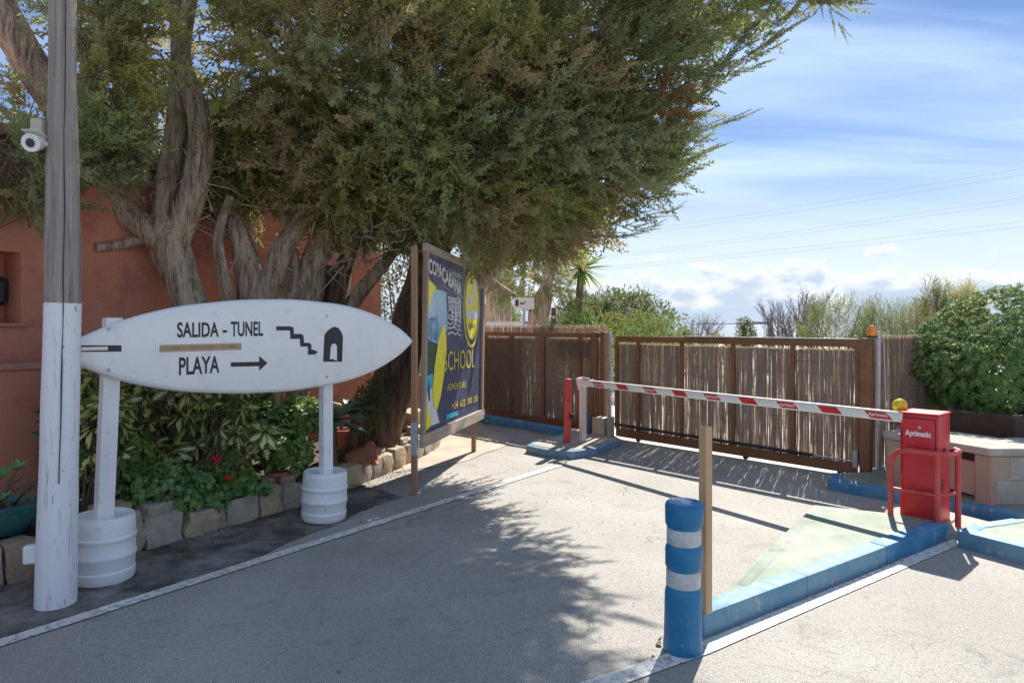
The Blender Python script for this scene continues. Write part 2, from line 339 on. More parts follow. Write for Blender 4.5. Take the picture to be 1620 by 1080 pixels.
# bark
def barkmat(name, a, b, d):
    M = Mat(name); f = M.noise(16, 7, .65, (1, 1, .13), dist=.6); g = M.noise(50, 5, .6, (1, 1, .18), dist=.3)
    c = M.mix(M.rng(f, .38, .56), a, b); c = M.mix(M.rng(g, .5, .68, 0, .6), c, d); c = M.mix(M.rng(M.noise(28, 6, .7, (1, 1, .10), dist=.9), .56, .64, 0, .75), c, tuple(x*.45 for x in a)); M.col(c); M.rough(.9)
    M.bump(M.math('ADD', f, M.math('MULTIPLY', g, .5)), 1.0, .08); return M.m
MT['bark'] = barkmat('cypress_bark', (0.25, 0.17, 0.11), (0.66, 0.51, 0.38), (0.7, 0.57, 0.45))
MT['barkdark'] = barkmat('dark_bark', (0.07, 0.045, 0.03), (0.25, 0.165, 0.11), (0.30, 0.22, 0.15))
MT['twig'] = pmat('dead_twigs', (0.11, 0.08, 0.055), (0.2, 0.15, 0.105), 9, .9, 0)
MT['cut'] = pmat('cut_wood', (0.34, 0.27, 0.21), (0.42, 0.35, 0.28), 12, .85, .2, 30)
# utility pole: grey timber above, flaking whitewash below
M = Mat('pole_timber'); f = M.noise(26, 7, .65, (1, 1, .045)); g = M.noise(60, 5, .6, (1, 1, .06))
c = M.mix(M.rng(f, .36, .66), (0.20, 0.175, 0.155), (0.37, 0.335, 0.30)); c = M.mix(M.rng(g, .60, .72, 0, .8), c, (0.07, 0.06, 0.055)); M.col(c); M.rough(.85)
M.bump(M.math('ADD', f, g), .6, .012); MT['pole'] = M.m
M = Mat('flaking_whitewash'); f = M.noise(30, 8, .7, (1, 1, .06)); g = M.noise(55, 4, .6, (1, 1, .25))
c = M.mix(M.rng(f, .57, .68), (0.80, 0.80, 0.83), (0.42, 0.38, 0.36)); c = M.mix(M.rng(g, .63, .70, 0, .8), c, (0.25, 0.23, 0.22)); M.col(c); M.rough(.65)
M.bump(f, .5, .01); MT['whitewash'] = M.m
# sea
M = Mat('sea'); M.col((0.03, 0.07, 0.11)); M.rough(.28); M.b.inputs['IOR'].default_value = 1.33; M.bump(M.noise(.25, 6, .65), .5, 1.0); MT['sea'] = M.m
# foliage
MT['cyp'] = leafmat('cypress_foliage', (0.35, 0.345, 0.10), (0.52, 0.48, 0.18), (0.58, 0.45, 0.26), .56, .65)
MT['cypfresh'] = leafmat('cypress_fresh_foliage', (0.32, 0.385, 0.12), (0.48, 0.53, 0.21), (0.45, 0.49, 0.26), .54, .65)
MT['rust'] = leafmat('dead_cypress', (0.32, 0.13, 0.06), (0.42, 0.2, 0.1), None, .4, .7, False)
MT['cypblue'] = leafmat('cypress_tips', (0.14, 0.19, 0.085), (0.24, 0.29, 0.13), (0.32, 0.28, 0.13), .42, .6)
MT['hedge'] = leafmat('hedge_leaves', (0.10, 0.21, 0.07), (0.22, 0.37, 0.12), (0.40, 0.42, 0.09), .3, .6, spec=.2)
MT['sch'] = None
MT['jade'] = leafmat('jade_leaves', (0.12, 0.25, 0.09), (0.24, 0.38, 0.14), (0.26, 0.40, 0.10), .25, .45)
MT['geran'] = leafmat('geranium_leaves', (0.12, 0.25, 0.09), (0.22, 0.38, 0.12), (0.26, 0.4, 0.1), .3, .6)
MT['agave'] = leafmat('agave_leaves', (0.08, 0.15, 0.10), (0.14, 0.22, 0.15), None, .15, .5, False)
MT['olive'] = leafmat('small_dark_leaves', (0.06, 0.115, 0.05), (0.13, 0.2, 0.08), None, .2, .5, False)
MT['bushdark'] = leafmat('bush_dark', (0.07, 0.11, 0.035), (0.14, 0.19, 0.06), (0.2, 0.2, 0.06), .3, .6)
MT['bushlime'] = leafmat('bush_lime', (0.14, 0.2, 0.03), (0.25, 0.29, 0.05), (0.3, 0.25, 0.07), .35, .6)
MT['bushgreen'] = leafmat('bush_green', (0.08, 0.19, 0.035), (0.16, 0.3, 0.06), (0.24, 0.3, 0.08), .35, .6)
MT['bushpale'] = leafmat('bush_pale', (0.13, 0.17, 0.06), (0.25, 0.26, 0.12), (0.34, 0.27, 0.15), .35, .6)
MT['tamarisk'] = leafmat('tamarisk_sprays', (0.13, 0.19, 0.06), (0.23, 0.30, 0.10), (0.2, 0.22, 0.09), .4, .7)
MT['yucca'] = leafmat('yucca_blades', (0.13, 0.26, 0.04), (0.26, 0.40, 0.07), None, .45, .4, False)
MT['haytwig'] = pmat('bare_twigs', (0.14, 0.115, 0.12), (0.22, 0.19, 0.19), 9, .9, 0)

# ------------------------------------------------------------------ setting
def sheet(name, poly, z, mat, kind='structure'):
    mb = MB(); mb.add([(p[0], p[1], z) for p in poly], [tuple(range(len(poly)))])
    o = mb.build(name, mat); o['kind'] = kind; return o
sheet('ground', [(-60, -20), (70, -20), (70, 85), (-60, 85)], -0.006, MT['lot'])
mb = MB(); mb.add([(-30000, 60, -16), (30000, 60, -16), (30000, 30000, -16), (-30000, 30000, -16)], [(0, 1, 2, 3)])
o = mb.build('sea', MT['sea']); o['kind'] = 'structure'
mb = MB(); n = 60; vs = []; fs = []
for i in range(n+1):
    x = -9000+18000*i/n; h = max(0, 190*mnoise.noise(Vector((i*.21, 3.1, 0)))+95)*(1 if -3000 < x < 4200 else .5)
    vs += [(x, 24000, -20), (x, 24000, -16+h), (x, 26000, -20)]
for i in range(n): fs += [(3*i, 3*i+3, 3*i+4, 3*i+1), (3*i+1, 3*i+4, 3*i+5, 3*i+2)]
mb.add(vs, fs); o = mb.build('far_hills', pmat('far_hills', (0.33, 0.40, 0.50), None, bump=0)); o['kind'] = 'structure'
sheet('road', [(-9, -7), (14, -7), (14, 5.0), (5.2, 5.9), (4.0, 7.38), (1.55, 10.1), (-.7, 12.35), (-3, 12.4), (-9, 8)], 0.0, MT['asphalt'])

WALL = [(-3.62, 4.1), (-3.33, 4.445), (-2.81, 5.09), (-1.98, 6.375), (-1.61, 7.26), (-1.295, 8.23), (-1.06, 9.15)]
A0, B0 = gnd(0, 1018), gnd(885, 736); ldir = (B0-A0).normalized(); lnor = Vector((-ldir.y, ldir.x, 0))
A0 = A0-ldir*1.6
# tarry strip between the painted line and the wall, with a ragged outer edge
edge = [(p[0]-.02, p[1]) for p in WALL[:5]]
inner = []
for i in range(140):
    t = 1-i/139; p = A0.lerp(B0, 0.02+t*.68)
    w = -.12+.28*mnoise.noise(Vector((t*9, 1.7, 0)))+.14*mnoise.noise(Vector((t*31, 4.7, 0)))+.09*mnoise.noise(Vector((t*77, 4.7, 0)))
    p = p+lnor*(.03+min(max(0, t-.55)*(1.25+1.6*w), .42)); inner.append((p.x, p.y))
sheet('road_edge', [(-3.9, 3.8)]+edge+inner+[(-4.2, 2.6)], .004, MT['edge'])
q = []
for i in range(25):
    p = A0.lerp(B0, i/24); q.append(p-lnor*(.052+.006*mnoise.noise(Vector((i*1.3, 0, 0)))))
for i in range(24, -1, -1):
    p = A0.lerp(B0, i/24); q.append(p+lnor*(.052+.006*mnoise.noise(Vector((i*1.3, 5, 0)))))
sheet('painted_line', [(p.x, p.y) for p in q], .008, MT['paint'])
sheet('sand_patch', [(p.x, p.y) for p in [gnd(*u) for u in ((622, 748), (668, 741), (705, 737), (742, 728), (770, 716), (788, 711), (803, 703), (812, 694), (790, 684), (765, 674), (757, 662), (700, 660), (640, 668), (610, 720))]], .0065, MT['sand'])

def kerbrun(parent, A, B, w, z0, z1, mat, step=1.0, side=1, mat2=None):
    A = Vector((A[0], A[1])); B = Vector((B[0], B[1])); L = (B-A).length; n = max(1, round(L/step))
    for i in range(n):
        a = A.lerp(B, i/n+.0015/L); b = A.lerp(B, (i+1)/n-.0015/L)
        mb = MB(); mb.slab(a, b, -.008 if side > 0 else -w, w if side > 0 else 0, z0, z1+.003*random.uniform(-1, 1))
        o = mb.build('kerb_stone', mat2 if mat2 and i < n*.62 else mat, parent, bevel=.012, segs=2, smooth=40)
T, RR, UL = (1.035, 3.70), (3.45, 5.40), (2.64, 5.95)
def island(name, poly, z, mat, kerbs, kmat, w=.12, inset_mat=None):
    mb = MB(); mb.prism(poly, -.02, z-.012); o = mb.build(name, MT['concrete']); o['kind'] = 'structure'
    for a, b in kerbs: kerbrun(o, a, b, w, -.02, z, kmat, mat2=inset_mat)
    mb = MB(); c = Vector((sum(p[0] for p in poly)/len(poly), sum(p[1] for p in poly)/len(poly)))
    pl = [tuple(Vector(p).lerp(c, .012)) for p in poly]; mb.prism(pl, z-.02, z-.006)
    mb.build('painted_top', mat, o); return o
isl = island('traffic_island', [T, RR, (3.30, 5.62), UL, (1.12, 3.86)], .13, MT['green'], [(T, RR)], MT['kerb'], inset_mat=MT['kerbpale'])
kerbrun(isl, UL, (1.36, 4.13), .07, -.02, .128, MT['green'], 1.3)
isl2 = island('traffic_island', [(3.40, 5.2), (3.95, 4.2), (6.5, 4.4), (6.5, 5.7), (4.05, 5.52), (3.62, 5.36)], .13, MT['green'], [((3.40, 5.2), (3.95, 4.2)), ], MT['kerbpale'])
kerbrun(isl2, (3.62, 5.36), (3.40, 5.2), .1, -.02, .131, MT['kerb'])
kerbrun(isl2, (4.05, 5.52), (3.62, 5.36), .1, -.02, .131, MT['kerbpale'])
mb = MB(); mb.prism([(3.06, 5.68), (3.40, 5.36), (3.62, 5.40), (4.0, 5.56), (3.75, 6.05), (3.3, 6.1)], -.02, .07)
o = mb.build('concrete_pad', MT['concrete'], bevel=.01); o['kind'] = 'structure'
PV0, PV1 = (3.25, 7.0), (4.25, 5.72)
pv = island('pavement', [PV0, PV1, (5.5, 5.75), (9, 6.0), (9, 9.0), (4.3, 8.0), (3.9, 7.42), (3.45, 7.36)], .10, MT['green'], [(PV0, PV1)], MT['kerb'], .15)
kerbrun(pv, (3.45, 7.36), PV0, .12, -.02, .101, MT['kerb'])
bi = [(.18, 9.0), (.45, 8.68), (.75, 8.56), (1.1, 8.8), (1.52, 9.5), (1.45, 9.98), (1.0, 10.25), (.36, 9.5)]
mb = MB(); mb.prism(bi, -.02, .10); o = mb.build('barrier_island', MT['kerbworn'], bevel=.02, segs=2, smooth=40); o['kind'] = 'structure'
mb = MB(); cc = Vector((.85, 9.35)); mb.prism([tuple(Vector(p).lerp(cc, .13)) for p in bi], .09, .104); mb.build('concrete_top', MT['concrete'], o)
mb = MB(); o = MB().prism([(-.75, 12.0), (.7, 10.22), (.86, 10.36), (-.6, 12.14)], -.02, .02).build('gate_kerb', MT['concrete']); o['kind'] = 'structure'
kerbrun(o, (-.75, 12.0), (.72, 10.22), .17, -.02, .13, MT['kerb'], .8)
# white strip beside the island kerb
d = (Vector(RR)-Vector(T)).normalized(); nn = Vector((d.y, -d.x))
a = Vector(T)+nn*.03-d*.12; b = Vector(RR)+nn*.03
sheet('painted_strip', [tuple(a), tuple(b), tuple(b+nn*.09), tuple(a+nn*.11), tuple(a+nn*.10-d*.9-nn*.05), tuple(a-nn*.07-d*.9)], .006, MT['paint'])
# bed of soil behind the stone wall
HN = Vector((-.875, .484)); H0 = Vector((-4.3, 5.9)); HD = Vector((.484, .875))
def house(t, off=0.0): p = H0+HD*t-HN*off; return (p.x, p.y)
mb = MB(); mb.prism([(p[0]-.1, p[1]+.08) for p in WALL]+[house(4.75, .02), house(-2.2, .02)], -.02, .2)
o = mb.build('planting_bed', MT['soil']); o['kind'] = 'structure'

# ------------------------------------------------------------------ house
hs = thing('house', 'terracotta rendered house wall with a small recessed niche, behind the cypress trunks', 'house', (H0.x, H0.y, 0))
fr = Frame((H0.x, H0.y, 0), math.atan2(HD.y, HD.x))           # x along the facade, y into the house
mb = MB(fr)
NX0, NX1, NZ0, NZ1 = -.24, .05, 1.68, 2.32
for x0, x1, z0, z1 in ((-6, NX0, 0, 3.3), (NX1, 4.86, 0, 3.3), (NX0, NX1, 0, NZ0), (NX0, NX1, NZ1, 3.3)):
    mb.box(((x0+x1)/2, .16, (z0+z1)/2), (x1-x0, .32, z1-z0))
mb.box((-.57, 3.3, 1.64), (10.86, 5.9, 3.28))
mb.build('wall', MT['stucco'], hs)
mb = MB(fr); mb.box(((NX0+NX1)/2, .30, (NZ0+NZ1)/2), (NX1-NX0+.02, .03, NZ1-NZ0+.02)); mb.build('niche_back', MT['stucco'], hs)
mb = MB(fr); mb.box(((NX0+NX1)/2, .09, NZ0+.012), (NX1-NX0+.05, .3, .03)); mb.build('niche_sill', MT['stuccolight'], hs, bevel=.006)
mb = MB(fr); mb.box((.0, .22, 1.99), (.03, .1, .22)); mb.lathe([(.02, 0), (.05, .03), (.05, .2), (.02, .25)], 10, (-.02, .2, 1.86)); mb.build('lantern', MT['black'], hs)
mb = MB(fr); mb.box((-1.2, .1, 3.33), (9.8, .5, .10)); mb.box((4.3, .1, 3.33), (1.1, .5, .10)); mb.build('parapet_cap', MT['stuccolight'], hs, bevel=.01)
lw = thing('garden_wall', 'low terracotta wall step in front of the house, left of the utility pole', 'wall', (*house(-1, .4), 0))
mb = MB(fr); mb.box((-1.9, -.22, .66), (3.9, .44, 1.32)); mb.build('wall', MT['stucco'], lw)
mb = MB(fr); mb.box((-1.9, -.225, 1.345), (3.93, .46, .05)); mb.build('coping', MT['stuccolight'], lw, bevel=.01)
gw = thing('garden_wall', 'low pink garden wall with a dark opening beyond the house corner', 'wall', (*house(5.8, 0), 0))
mb = MB(fr); mb.box((6.1, .35, .42), (2.4, .2, .84)); mb.build('wall', MT['stuccolight'], gw)
mb = MB(fr); mb.box((6.4, .5, 1.15), (1.8, .06, .72)); mb.build('dark_panel', MT['dark'], gw)  # near-black panel stands in for the dark opening above the wall
mb = MB(fr); mb.box((4.62, -.02, 1.02), (.10, .05, .14)); mb.build('wall_box', MT['beige'], hs, bevel=.006)

# ------------------------------------------------------------------ stone wall
sw = thing('stone_wall', 'low rubble stone wall edging the planting bed', 'stone wall', (-2.81, 5.09, 0))
mb = MB(); q1 = []; q2 = []
for i, p in enumerate(WALL):
    a = Vector(WALL[max(i-1, 0)]); b = Vector(WALL[min(i+1, len(WALL)-1)]); dd = (b-a).normalized(); nn = Vector((-dd.y, dd.x))
    q1.append(tuple(Vector(p)+nn*.03)); q2.append(tuple(Vector(p)+nn*.22))
mb.prism(q1+q2[::-1], -.02, .17); mb.build('mortar', MT['mortar'], sw)
def stone(name, c, size, rz, mat, parent, k=0.3):
    bm = bmesh.new(); bmesh.ops.create_cube(bm, size=2.0); bmesh.ops.subdivide_edges(bm, edges=bm.edges, cuts=2, use_grid_fill=True)
    sd = random.uniform(0, 99); M3 = Matrix.Rotation(rz, 3, 'Z')
    for v in bm.verts:
        p = v.co.copy(); p = p.lerp(p.normalized()*1.2, k)
        p += Vector([mnoise.noise(p*1.1+Vector((sd, j*7, 0))) for j in range(3)])*.26
        v.co = M3 @ Vector((p.x*size[0]/2, p.y*size[1]/2, p.z*size[2]/2))
    me = bpy.data.meshes.new(name); bm.to_mesh(me); bm.free()
    me.polygons.foreach_set('use_smooth', [True]*len(me.polygons)); me.set_sharp_from_angle(angle=R(28))
    return link(name, me, mat, parent, c)
acc = 0; segs = []
for a, b in zip(WALL, WALL[1:]):
    a, b = Vector(a), Vector(b); segs.append((a, b, acc)); acc += (b-a).length
def wallpt(s):
    for a, b, s0 in segs:
        L = (b-a).length
        if s <= s0+L or b == segs[-1][1]: d = (b-a)/L; return a+d*(s-s0), d
s = .02; i = 0
while s < acc-.1:
    L = random.uniform(.2, .38); p, d = wallpt(s+L/2); h = random.uniform(.20, .26)+(.06 if s < 1.1 else 0)+.03*(s/acc); nn = Vector((-d.y, d.x))
    stone('stone', (p.x+nn.x*.1, p.y+nn.y*.1, h/2-.035), (L-.012, random.uniform(.24, .30), h+random.uniform(-.02, .05)), math.atan2(d.y, d.x), MT['stone%d' % random.choice((0, 1, 1, 3, 2, 0))], sw)
    if random.random() < .55:
        stone('stone', (p.x+nn.x*.14, p.y+nn.y*.14, h+.01), (L*random.uniform(.5, .9), .2, .09), math.atan2(d.y, d.x)+random.uniform(-.2, .2), MT['stone%d' % random.choice((1, 2, 1))], sw)
    s += L; i += 1
for (px, py, z, sz, l) in ((668, 712, 0, (.42, .34, .34), 'large pale boulder ending the stone wall beside the dark leaning trunk'), (645, 688, .12, (.5, .4, .36), 'broad jagged rock leaning on the bed behind the pale boulder'), (612, 682, .2, (.3, .25, .2), 'small brown rock at the foot of the dark leaning trunk')):
    g = gnd(px, py, z); o = stone('boulder', (g.x, g.y+.15, z+sz[2]*.42), sz, random.uniform(0, 3), MT['stone3' if z == 0 else 'stone0'], None, .25); setp(o, l, 'boulder')

# ------------------------------------------------------------------ utility pole
P0 = gnd(88, 955); ut = thing('utility_pole', 'round timber utility pole, grey above and whitewashed on its lower half', 'pole', P0)
def poleprof(z0, z1, n):
    pts = []; rad = []
    for i in range(n+1):
        z = z0+(z1-z0)*i/n; lean = .042*min(z/1.8, 1)
        pts.append(P0+Vector((lean, 0, z))); rad.append(.107-.006*z+.006*mnoise.noise(Vector((z*1.7, 3, 0)))-(.012*max(0, z-2.1) if z < 3 else .011))
    return pts, rad
pt, rd = poleprof(-.05, 1.825, 18); MB().tube(pt, [r+.0025 for r in rd], 28, lob=.035).build('whitewashed_base', MT['whitewash'], ut, smooth=50)
pt, rd = poleprof(1.825, 6.5, 30); MB().tube(pt, rd, 28, lob=.035).build('timber_shaft', MT['pole'], ut, smooth=50)
mb = MB(); pts = []
for i in range(30):
    z = .75+i*.15; lean = .042*min(z/1.8, 1); r = .107-.006*z
    pts.append(P0+Vector((lean+r*.62*0+.018+.008*mnoise.noise(Vector((z*2.3, 9, 0)))+.043, -r*.92+(.004 if z < 3 else .012), z)))
MB().tube(pts, [.0035+.003*mnoise.noise(Vector((i*.4, 2, 0))) for i in range(30)], 5).build('drying_crack', MT['black'], ut)
o = MB().box(P0+Vector((-.135, -.02, .31)), (.075, .06, .11), .3).build('cable_box', MT['white'], ut, bevel=.012, segs=2)
cc = at(50, 226, 4.04)
SC = lambda x, y, z: cc+(Vector((x, y, z))-cc)*.8+Vector((.02, 0, 0))
cv_ = thing('security_camera', 'white bullet security camera mounted on the grey timber pole', 'camera', cc)
v = Vector((.08, -1, -.28)).normalized(); tl = v.to_track_quat('Z', 'Y').to_matrix()
MB(SC).lathe([(.052, -.10), (.058, -.02), (.066, .04), (.066, .05), (.058, .055)], 28, cc, tl).build('housing', MT['cctv'], cv_, smooth=40)
MB(SC).lathe([(.055, .05), (.052, .0575), (.02, .0585)], 28, cc, tl).build('lens', MT['black'], cv_, smooth=40)
o = MB(SC).lathe([(.060, .050), (.066, .056), (.060, .061), (.054, .058)], 28, cc, tl).build('bezel', MT['white'], cv_, smooth=40)
mb = MB(SC)
for k in range(12):
    a = k*math.pi/6; q = tl @ Vector((.036*math.cos(a), .036*math.sin(a), .059)); mb.lathe([(.006, -.002), (.006, .002), (.002, .003)], 7, cc+q, tl)
mb.build('infrared_lamps', MT['cctv'], cv_)
MB(SC).box(cc+Vector((-.005, .03, .062)), (.13, .17, .008), 0, Matrix.Rotation(-.28, 3, 'X')).build('sunshade', MT['cctv'], cv_, bevel=.003)
MB(SC).box(cc+Vector((-.005, .06, .125)), (.085, .10, .125)).build('junction_box', MT['beige'], cv_, bevel=.006)
MB(SC).tube([cc+Vector((.02, .03, .0)), cc+Vector((.075, .06, .0)), cc+Vector((.098, .08, -.01))], [.02, .016, .016], 10).tube([cc+Vector((.088, .08, -.005)), cc+Vector((.103, .08, -.005))], .042, 18).build('bracket', MT['cctv'], cv_, smooth=40)

# ------------------------------------------------------------------ surfboard sign
KL, KR = Vector((-2.725, 4.556, 0)), Vector((-1.644, 5.96, 0))
bdir = (KR-KL).normalized(); bn = Vector((bdir.y, -bdir.x, 0))               # bn looks to the road
KEGP = [(.165, 0), (.178, .008), (.186, .03), (.188, .075), (.181, .085), (.184, .10), (.186, .155), (.193, .165), (.193, .180), (.186, .19), (.185, .255), (.186, .265), (.193, .275), (.193, .29), (.185, .30), (.184, .375), (.180, .405), (.174, .42), (.166, .42), (.162, .40), (.02, .395)]
for k, (c, l) in enumerate(((KL, 'white painted steel keg footing the signpost beside the utility pole'), (KR, 'white painted steel keg footing the signpost in front of the agave'))):
    o = MB().lathe([(r*(1.02 if k else 1.0), z*(1.0 if k else 1.03)) for r, z in KEGP], 40, c, Matrix.Rotation(R(2 if k else 1), 3, 'Y')).build('keg', MT['white'], None, c, smooth=35)
    setp(o, l, 'keg', 'keg footings of the surfboard sign')
BL = 2.95; BO = KL-bdir*.216+bn*.10; BZ = 1.525; BT = .085
sg = thing('surfboard_sign', 'white surfboard mounted sideways on two posts, lettered SALIDA - TUNEL PLAYA', 'sign', (KL+KR)/2+Vector((0, 0, .4)))
hw = [(0, .075), (.07, .111), (.303, .216), (.664, .307), (1.13, .362), (1.6, .379), (2.11, .345), (2.4, .285), (2.634, .205), (2.8, .118), (2.9, .05), (2.95, .004)]
def hwid(u):
    for (a, ha), (b, hb) in zip(hw, hw[1:]):
        if u <= b:
            t = (u-a)/(b-a); return ha+(hb-ha)*t
    return 0
us = sorted(set([0, .02, .05, .1, .18]+[BL*i/60 for i in range(4, 58)]+[2.88, 2.905, 2.925, 2.94, 2.95]))
sm = []
for u in us:
    w = sum(hwid(min(max(u+e, 0), BL)) for e in (-.12, -.06, 0, .06, .12))/5 if .2 < u < 2.75 else hwid(u)
    sm.append(w)
def bring(ins, y):
    ring = []
    for sgn, seq in ((1, range(len(us))), (-1, range(len(us)-1, -1, -1))):
        for i in seq:
            u = us[i]; u2 = ins+(BL-2*ins)*u/BL; w = max(sm[i]-ins, .001)
            p = BO+bdir*u2+bn*y; ring.append(Vector((p.x, p.y, BZ+sgn*w+.012*(u/BL-.5))))
    return ring
rings = [bring(.03, -BT/2), bring(.008, -BT/3), bring(0, 0), bring(.006, BT/4), bring(.018, BT*.42), bring(.04, BT/2)]
mb = MB(); N = len(rings[0]); V = [p for r in rings for p in r]; F = [tuple(range(N-1, -1, -1)), tuple(range(5*N, 6*N))]
for r in range(5): F += [(r*N+i, r*N+(i+1) % N, (r+1)*N+(i+1) % N, (r+1)*N+i) for i in range(N)]
mb.add(V, F); brd = mb.build('surfboard', MT['board'], sg, smooth=50)
YF = BT/2
def bpt(u, z, y=.0): p = BO+bdir*u+bn*(YF+y); return Vector((p.x, p.y, z))
BA = BO+bn*YF; BBv = BA+bdir
def buv(px, py):
    t = online(px, BA, BBv); p = BA+bdir*t; return t, CAMH+(HOR-py)/FPX*p.y
_txt = {}
def textmesh(body, bold=.0, sx=1):
    if (body, bold) in _txt: return _txt[(body, bold)]
    cu = bpy.data.curves.new('t', 'FONT'); cu.body = body; cu.offset = bold; cu.resolution_u = 4
    ob = bpy.data.objects.new('t', cu); COL.objects.link(ob); dg = bpy.context.evaluated_depsgraph_get(); dg.update()
    me = bpy.data.meshes.new_from_object(ob.evaluated_get(dg)); vs = [v.co.copy() for v in me.vertices]; fs = [tuple(p.vertices) for p in me.polygons]
    bpy.data.objects.remove(ob); bpy.data.curves.remove(cu); bpy.data.meshes.remove(me)
    x0 = min(v.x for v in vs); x1 = max(v.x for v in vs); y0 = min(v.y for v in vs); y1 = max(v.y for v in vs)
    vs = [((v.x-x0)/(x1-x0), (v.y-y0)/(y1-y0)) for v in vs]; _txt[(body, bold)] = (vs, fs); return vs, fs
def puttext(name, body, fn, u0, u1, z0, z1, mat, parent, bold=.02, arc=None):
    vs, fs = textmesh(body, bold); mb = MB()
    mb.add([fn(u0+(u1-u0)*x, z0+(z1-z0)*y+(arc(x) if arc else 0)) for x, y in vs], fs)
    og = WLOC[parent]; me = bpy.data.meshes.new(name); me.from_pydata([p-og for p in mb.v], [], mb.f); return link(name, me, mat, parent, og)
def flat(name, pts, fn, mat, parent):
    mb = MB(); mb.add([fn(*p) for p in pts], [tuple(range(len(pts)))]); og = WLOC[parent]
    me = bpy.data.meshes.new(name); me.from_pydata([p-og for p in mb.v], [], mb.f); return link(name, me, mat, parent, og)
b1 = lambda u, z: bpt(u, z, .002)
def bbox(px0, py0, px1, py1):
    a = buv(px0, py0); b = buv(px1, py1); return a[0], b[0], b[1], a[1]
for body, bx in (('SALIDA', (280, 509.5, 346, 533)), ('TUNEL', (365, 508.5, 416, 531.5)), ('PLAYA', (283, 565, 347, 589.5))):
    u0, u1, z0, z1 = bbox(*bx); puttext('lettering', body, b1, u0, u1, z0, z1, MT['black'], brd, .022)
def bpoly(name, pts, mat=None): return flat(name, [buv(*p) for p in pts], b1, mat or MT['black'], brd)
bpoly('dash', [(352, 526), (359, 526), (359, 522), (352, 522)])
bpoly('arrow', [(365, 580), (410, 579), (410, 586), (423, 574), (410, 563), (410, 572), (365, 573)])
st = [(437, 522.5), (457, 522.5), (459, 524), (459, 536), (474, 536), (475, 548), (487, 548), (487, 561), (498, 560.5), (503, 557), (497, 553.3), (492.5, 553), (492.5, 545), (489, 542), (481, 542), (480, 531), (477, 528), (465, 528), (464, 518), (460, 516), (437, 516)]
bpoly('stairs_symbol', st)
ap = [(511, 572), (513, 530), (518, 523), (525, 518), (530, 516.5), (535, 518.5), (540, 525), (542.5, 533), (541, 572), (533, 571), (533, 547), (529.5, 543), (525.5, 544), (523, 549), (521.5, 568), (526, 567), (532, 570.5), (541, 572)]
bpoly('tunnel_symbol', [(511, 572), (513, 530), (518, 523), (525, 518), (530, 516.5), (530, 543), (525.5, 544), (523, 549), (521.5, 568), (526, 567.5), (533, 571), (533, 572)])
bpoly('tunnel_symbol', [(533, 572), (533, 547), (530, 543), (530, 516.5), (535, 518.5), (540, 525), (542.5, 533), (541, 572)])
u0, u1, z0, z1 = bbox(100, 545, 192, 556); bpoly('tail_strip', [(100, 557), (192, 556), (192, 546), (100, 546)])
def bbar(name, px0, px1, py0, py1, mat, y0, y1, bev):
    u0, u1, z0, z1 = bbox(px0, py0, px1, py1); a, b = bpt(u0, 0, 0), bpt(u1, 0, 0)
    mb = MB(); mb.slab((b.x, b.y), (a.x, a.y), y0, y1, z0, z1); return mb.build(name, mat, brd, bevel=bev, segs=2)
for px_, py_ in ((172, 520), (172, 585), (517, 500), (517, 596)):
    u_, z_ = buv(px_, py_); MB().lathe([(.011, -.002), (.011, .003), (.006, .006)], 12, bpt(u_, z_, 0), bn.to_track_quat('Z', 'Y').to_matrix()).build('bolt', MT['galv'], brd, smooth=40)
bbar('fin_slot', 128, 170, 549, 553.5, MT['armwhite'], .002, .006, .001)
bbar('mast_track_plate', 246, 392, 542, 557, MT['board'], -.003, .004, .002)
bbar('mast_track', 252, 381, 545.5, 553, MT['timber'], .002, .008, .001)
bbar('mast_track_slot', 254, 378, 548.6, 550, MT['oldtimber'], .006, .0095, .0005)
for base, top, w in ((KL, Vector((.06, .0, 1.74)), .105), (KR+Vector((.02, .0, 0)), Vector((.0, .0, 1.66)), .10)):
    a = base+Vector((0, 0, .39)); b = Vector((base.x+top.x, base.y+top.y, top.z))
    mb = MB(); rz = math.atan2(bdir.y, bdir.x); vs = []
    for p in (a, b):
        for i, j in ((-1, -1), (1, -1), (1, 1), (-1, 1)): vs.append(p+bdir*(i*w/2)+bn*(j*.035))
    mb.add(vs, [(3, 2, 1, 0), (4, 5, 6, 7), (0, 1, 5, 4), (1, 2, 6, 5), (2, 3, 7, 6), (3, 0, 4, 7)]); mb.build('post', MT['white'], sg, bevel=.004)

# ------------------------------------------------------------------ billboard
Q0, Q1 = Vector((-.94, 6.775, 0)), Vector((-.477, 9.04, 0)); qd = (Q1-Q0).normalized(); qn = Vector((qd.y, -qd.x, 0))
bb = thing('billboard', 'tall framed billboard advertising a surf school on timber posts beside the road', 'billboard', (Q0+Q1)/2)
QA = Q0+qn*.03
def quv(px, py): t = online(px, QA, QA+qd); p = QA+qd*t; return t, CAMH+(HOR-py)/FPX*p.y
def qpt(u, z, y=0): p = QA+qd*u+qn*y; return Vector((p.x, p.y, z))
c00, c10, c11, c01 = quv(668, 697), quv(761, 655), quv(764, 431), quv(673, 391)
def qbox(pts, y0, y1):
    mb = MB(); n = len(pts); mb.add([qpt(u, z, y0) for u, z in pts]+[qpt(u, z, y1) for u, z in pts], [tuple(range(n-1, -1, -1)), tuple(range(n, 2*n))]+[(i, (i+1) % n, n+(i+1) % n, n+i) for i in range(n)]); return mb
pan = qbox([c00, c10, c11, c01], -.012, .0).build('panel', MT['navy'], bb)
L0 = lambda k: (lambda u, z: qpt(u, z, .0025*k))
def bil(name, px, mat, k=1): return flat(name, [quv(*p) for p in px], L0(k), mat, pan)
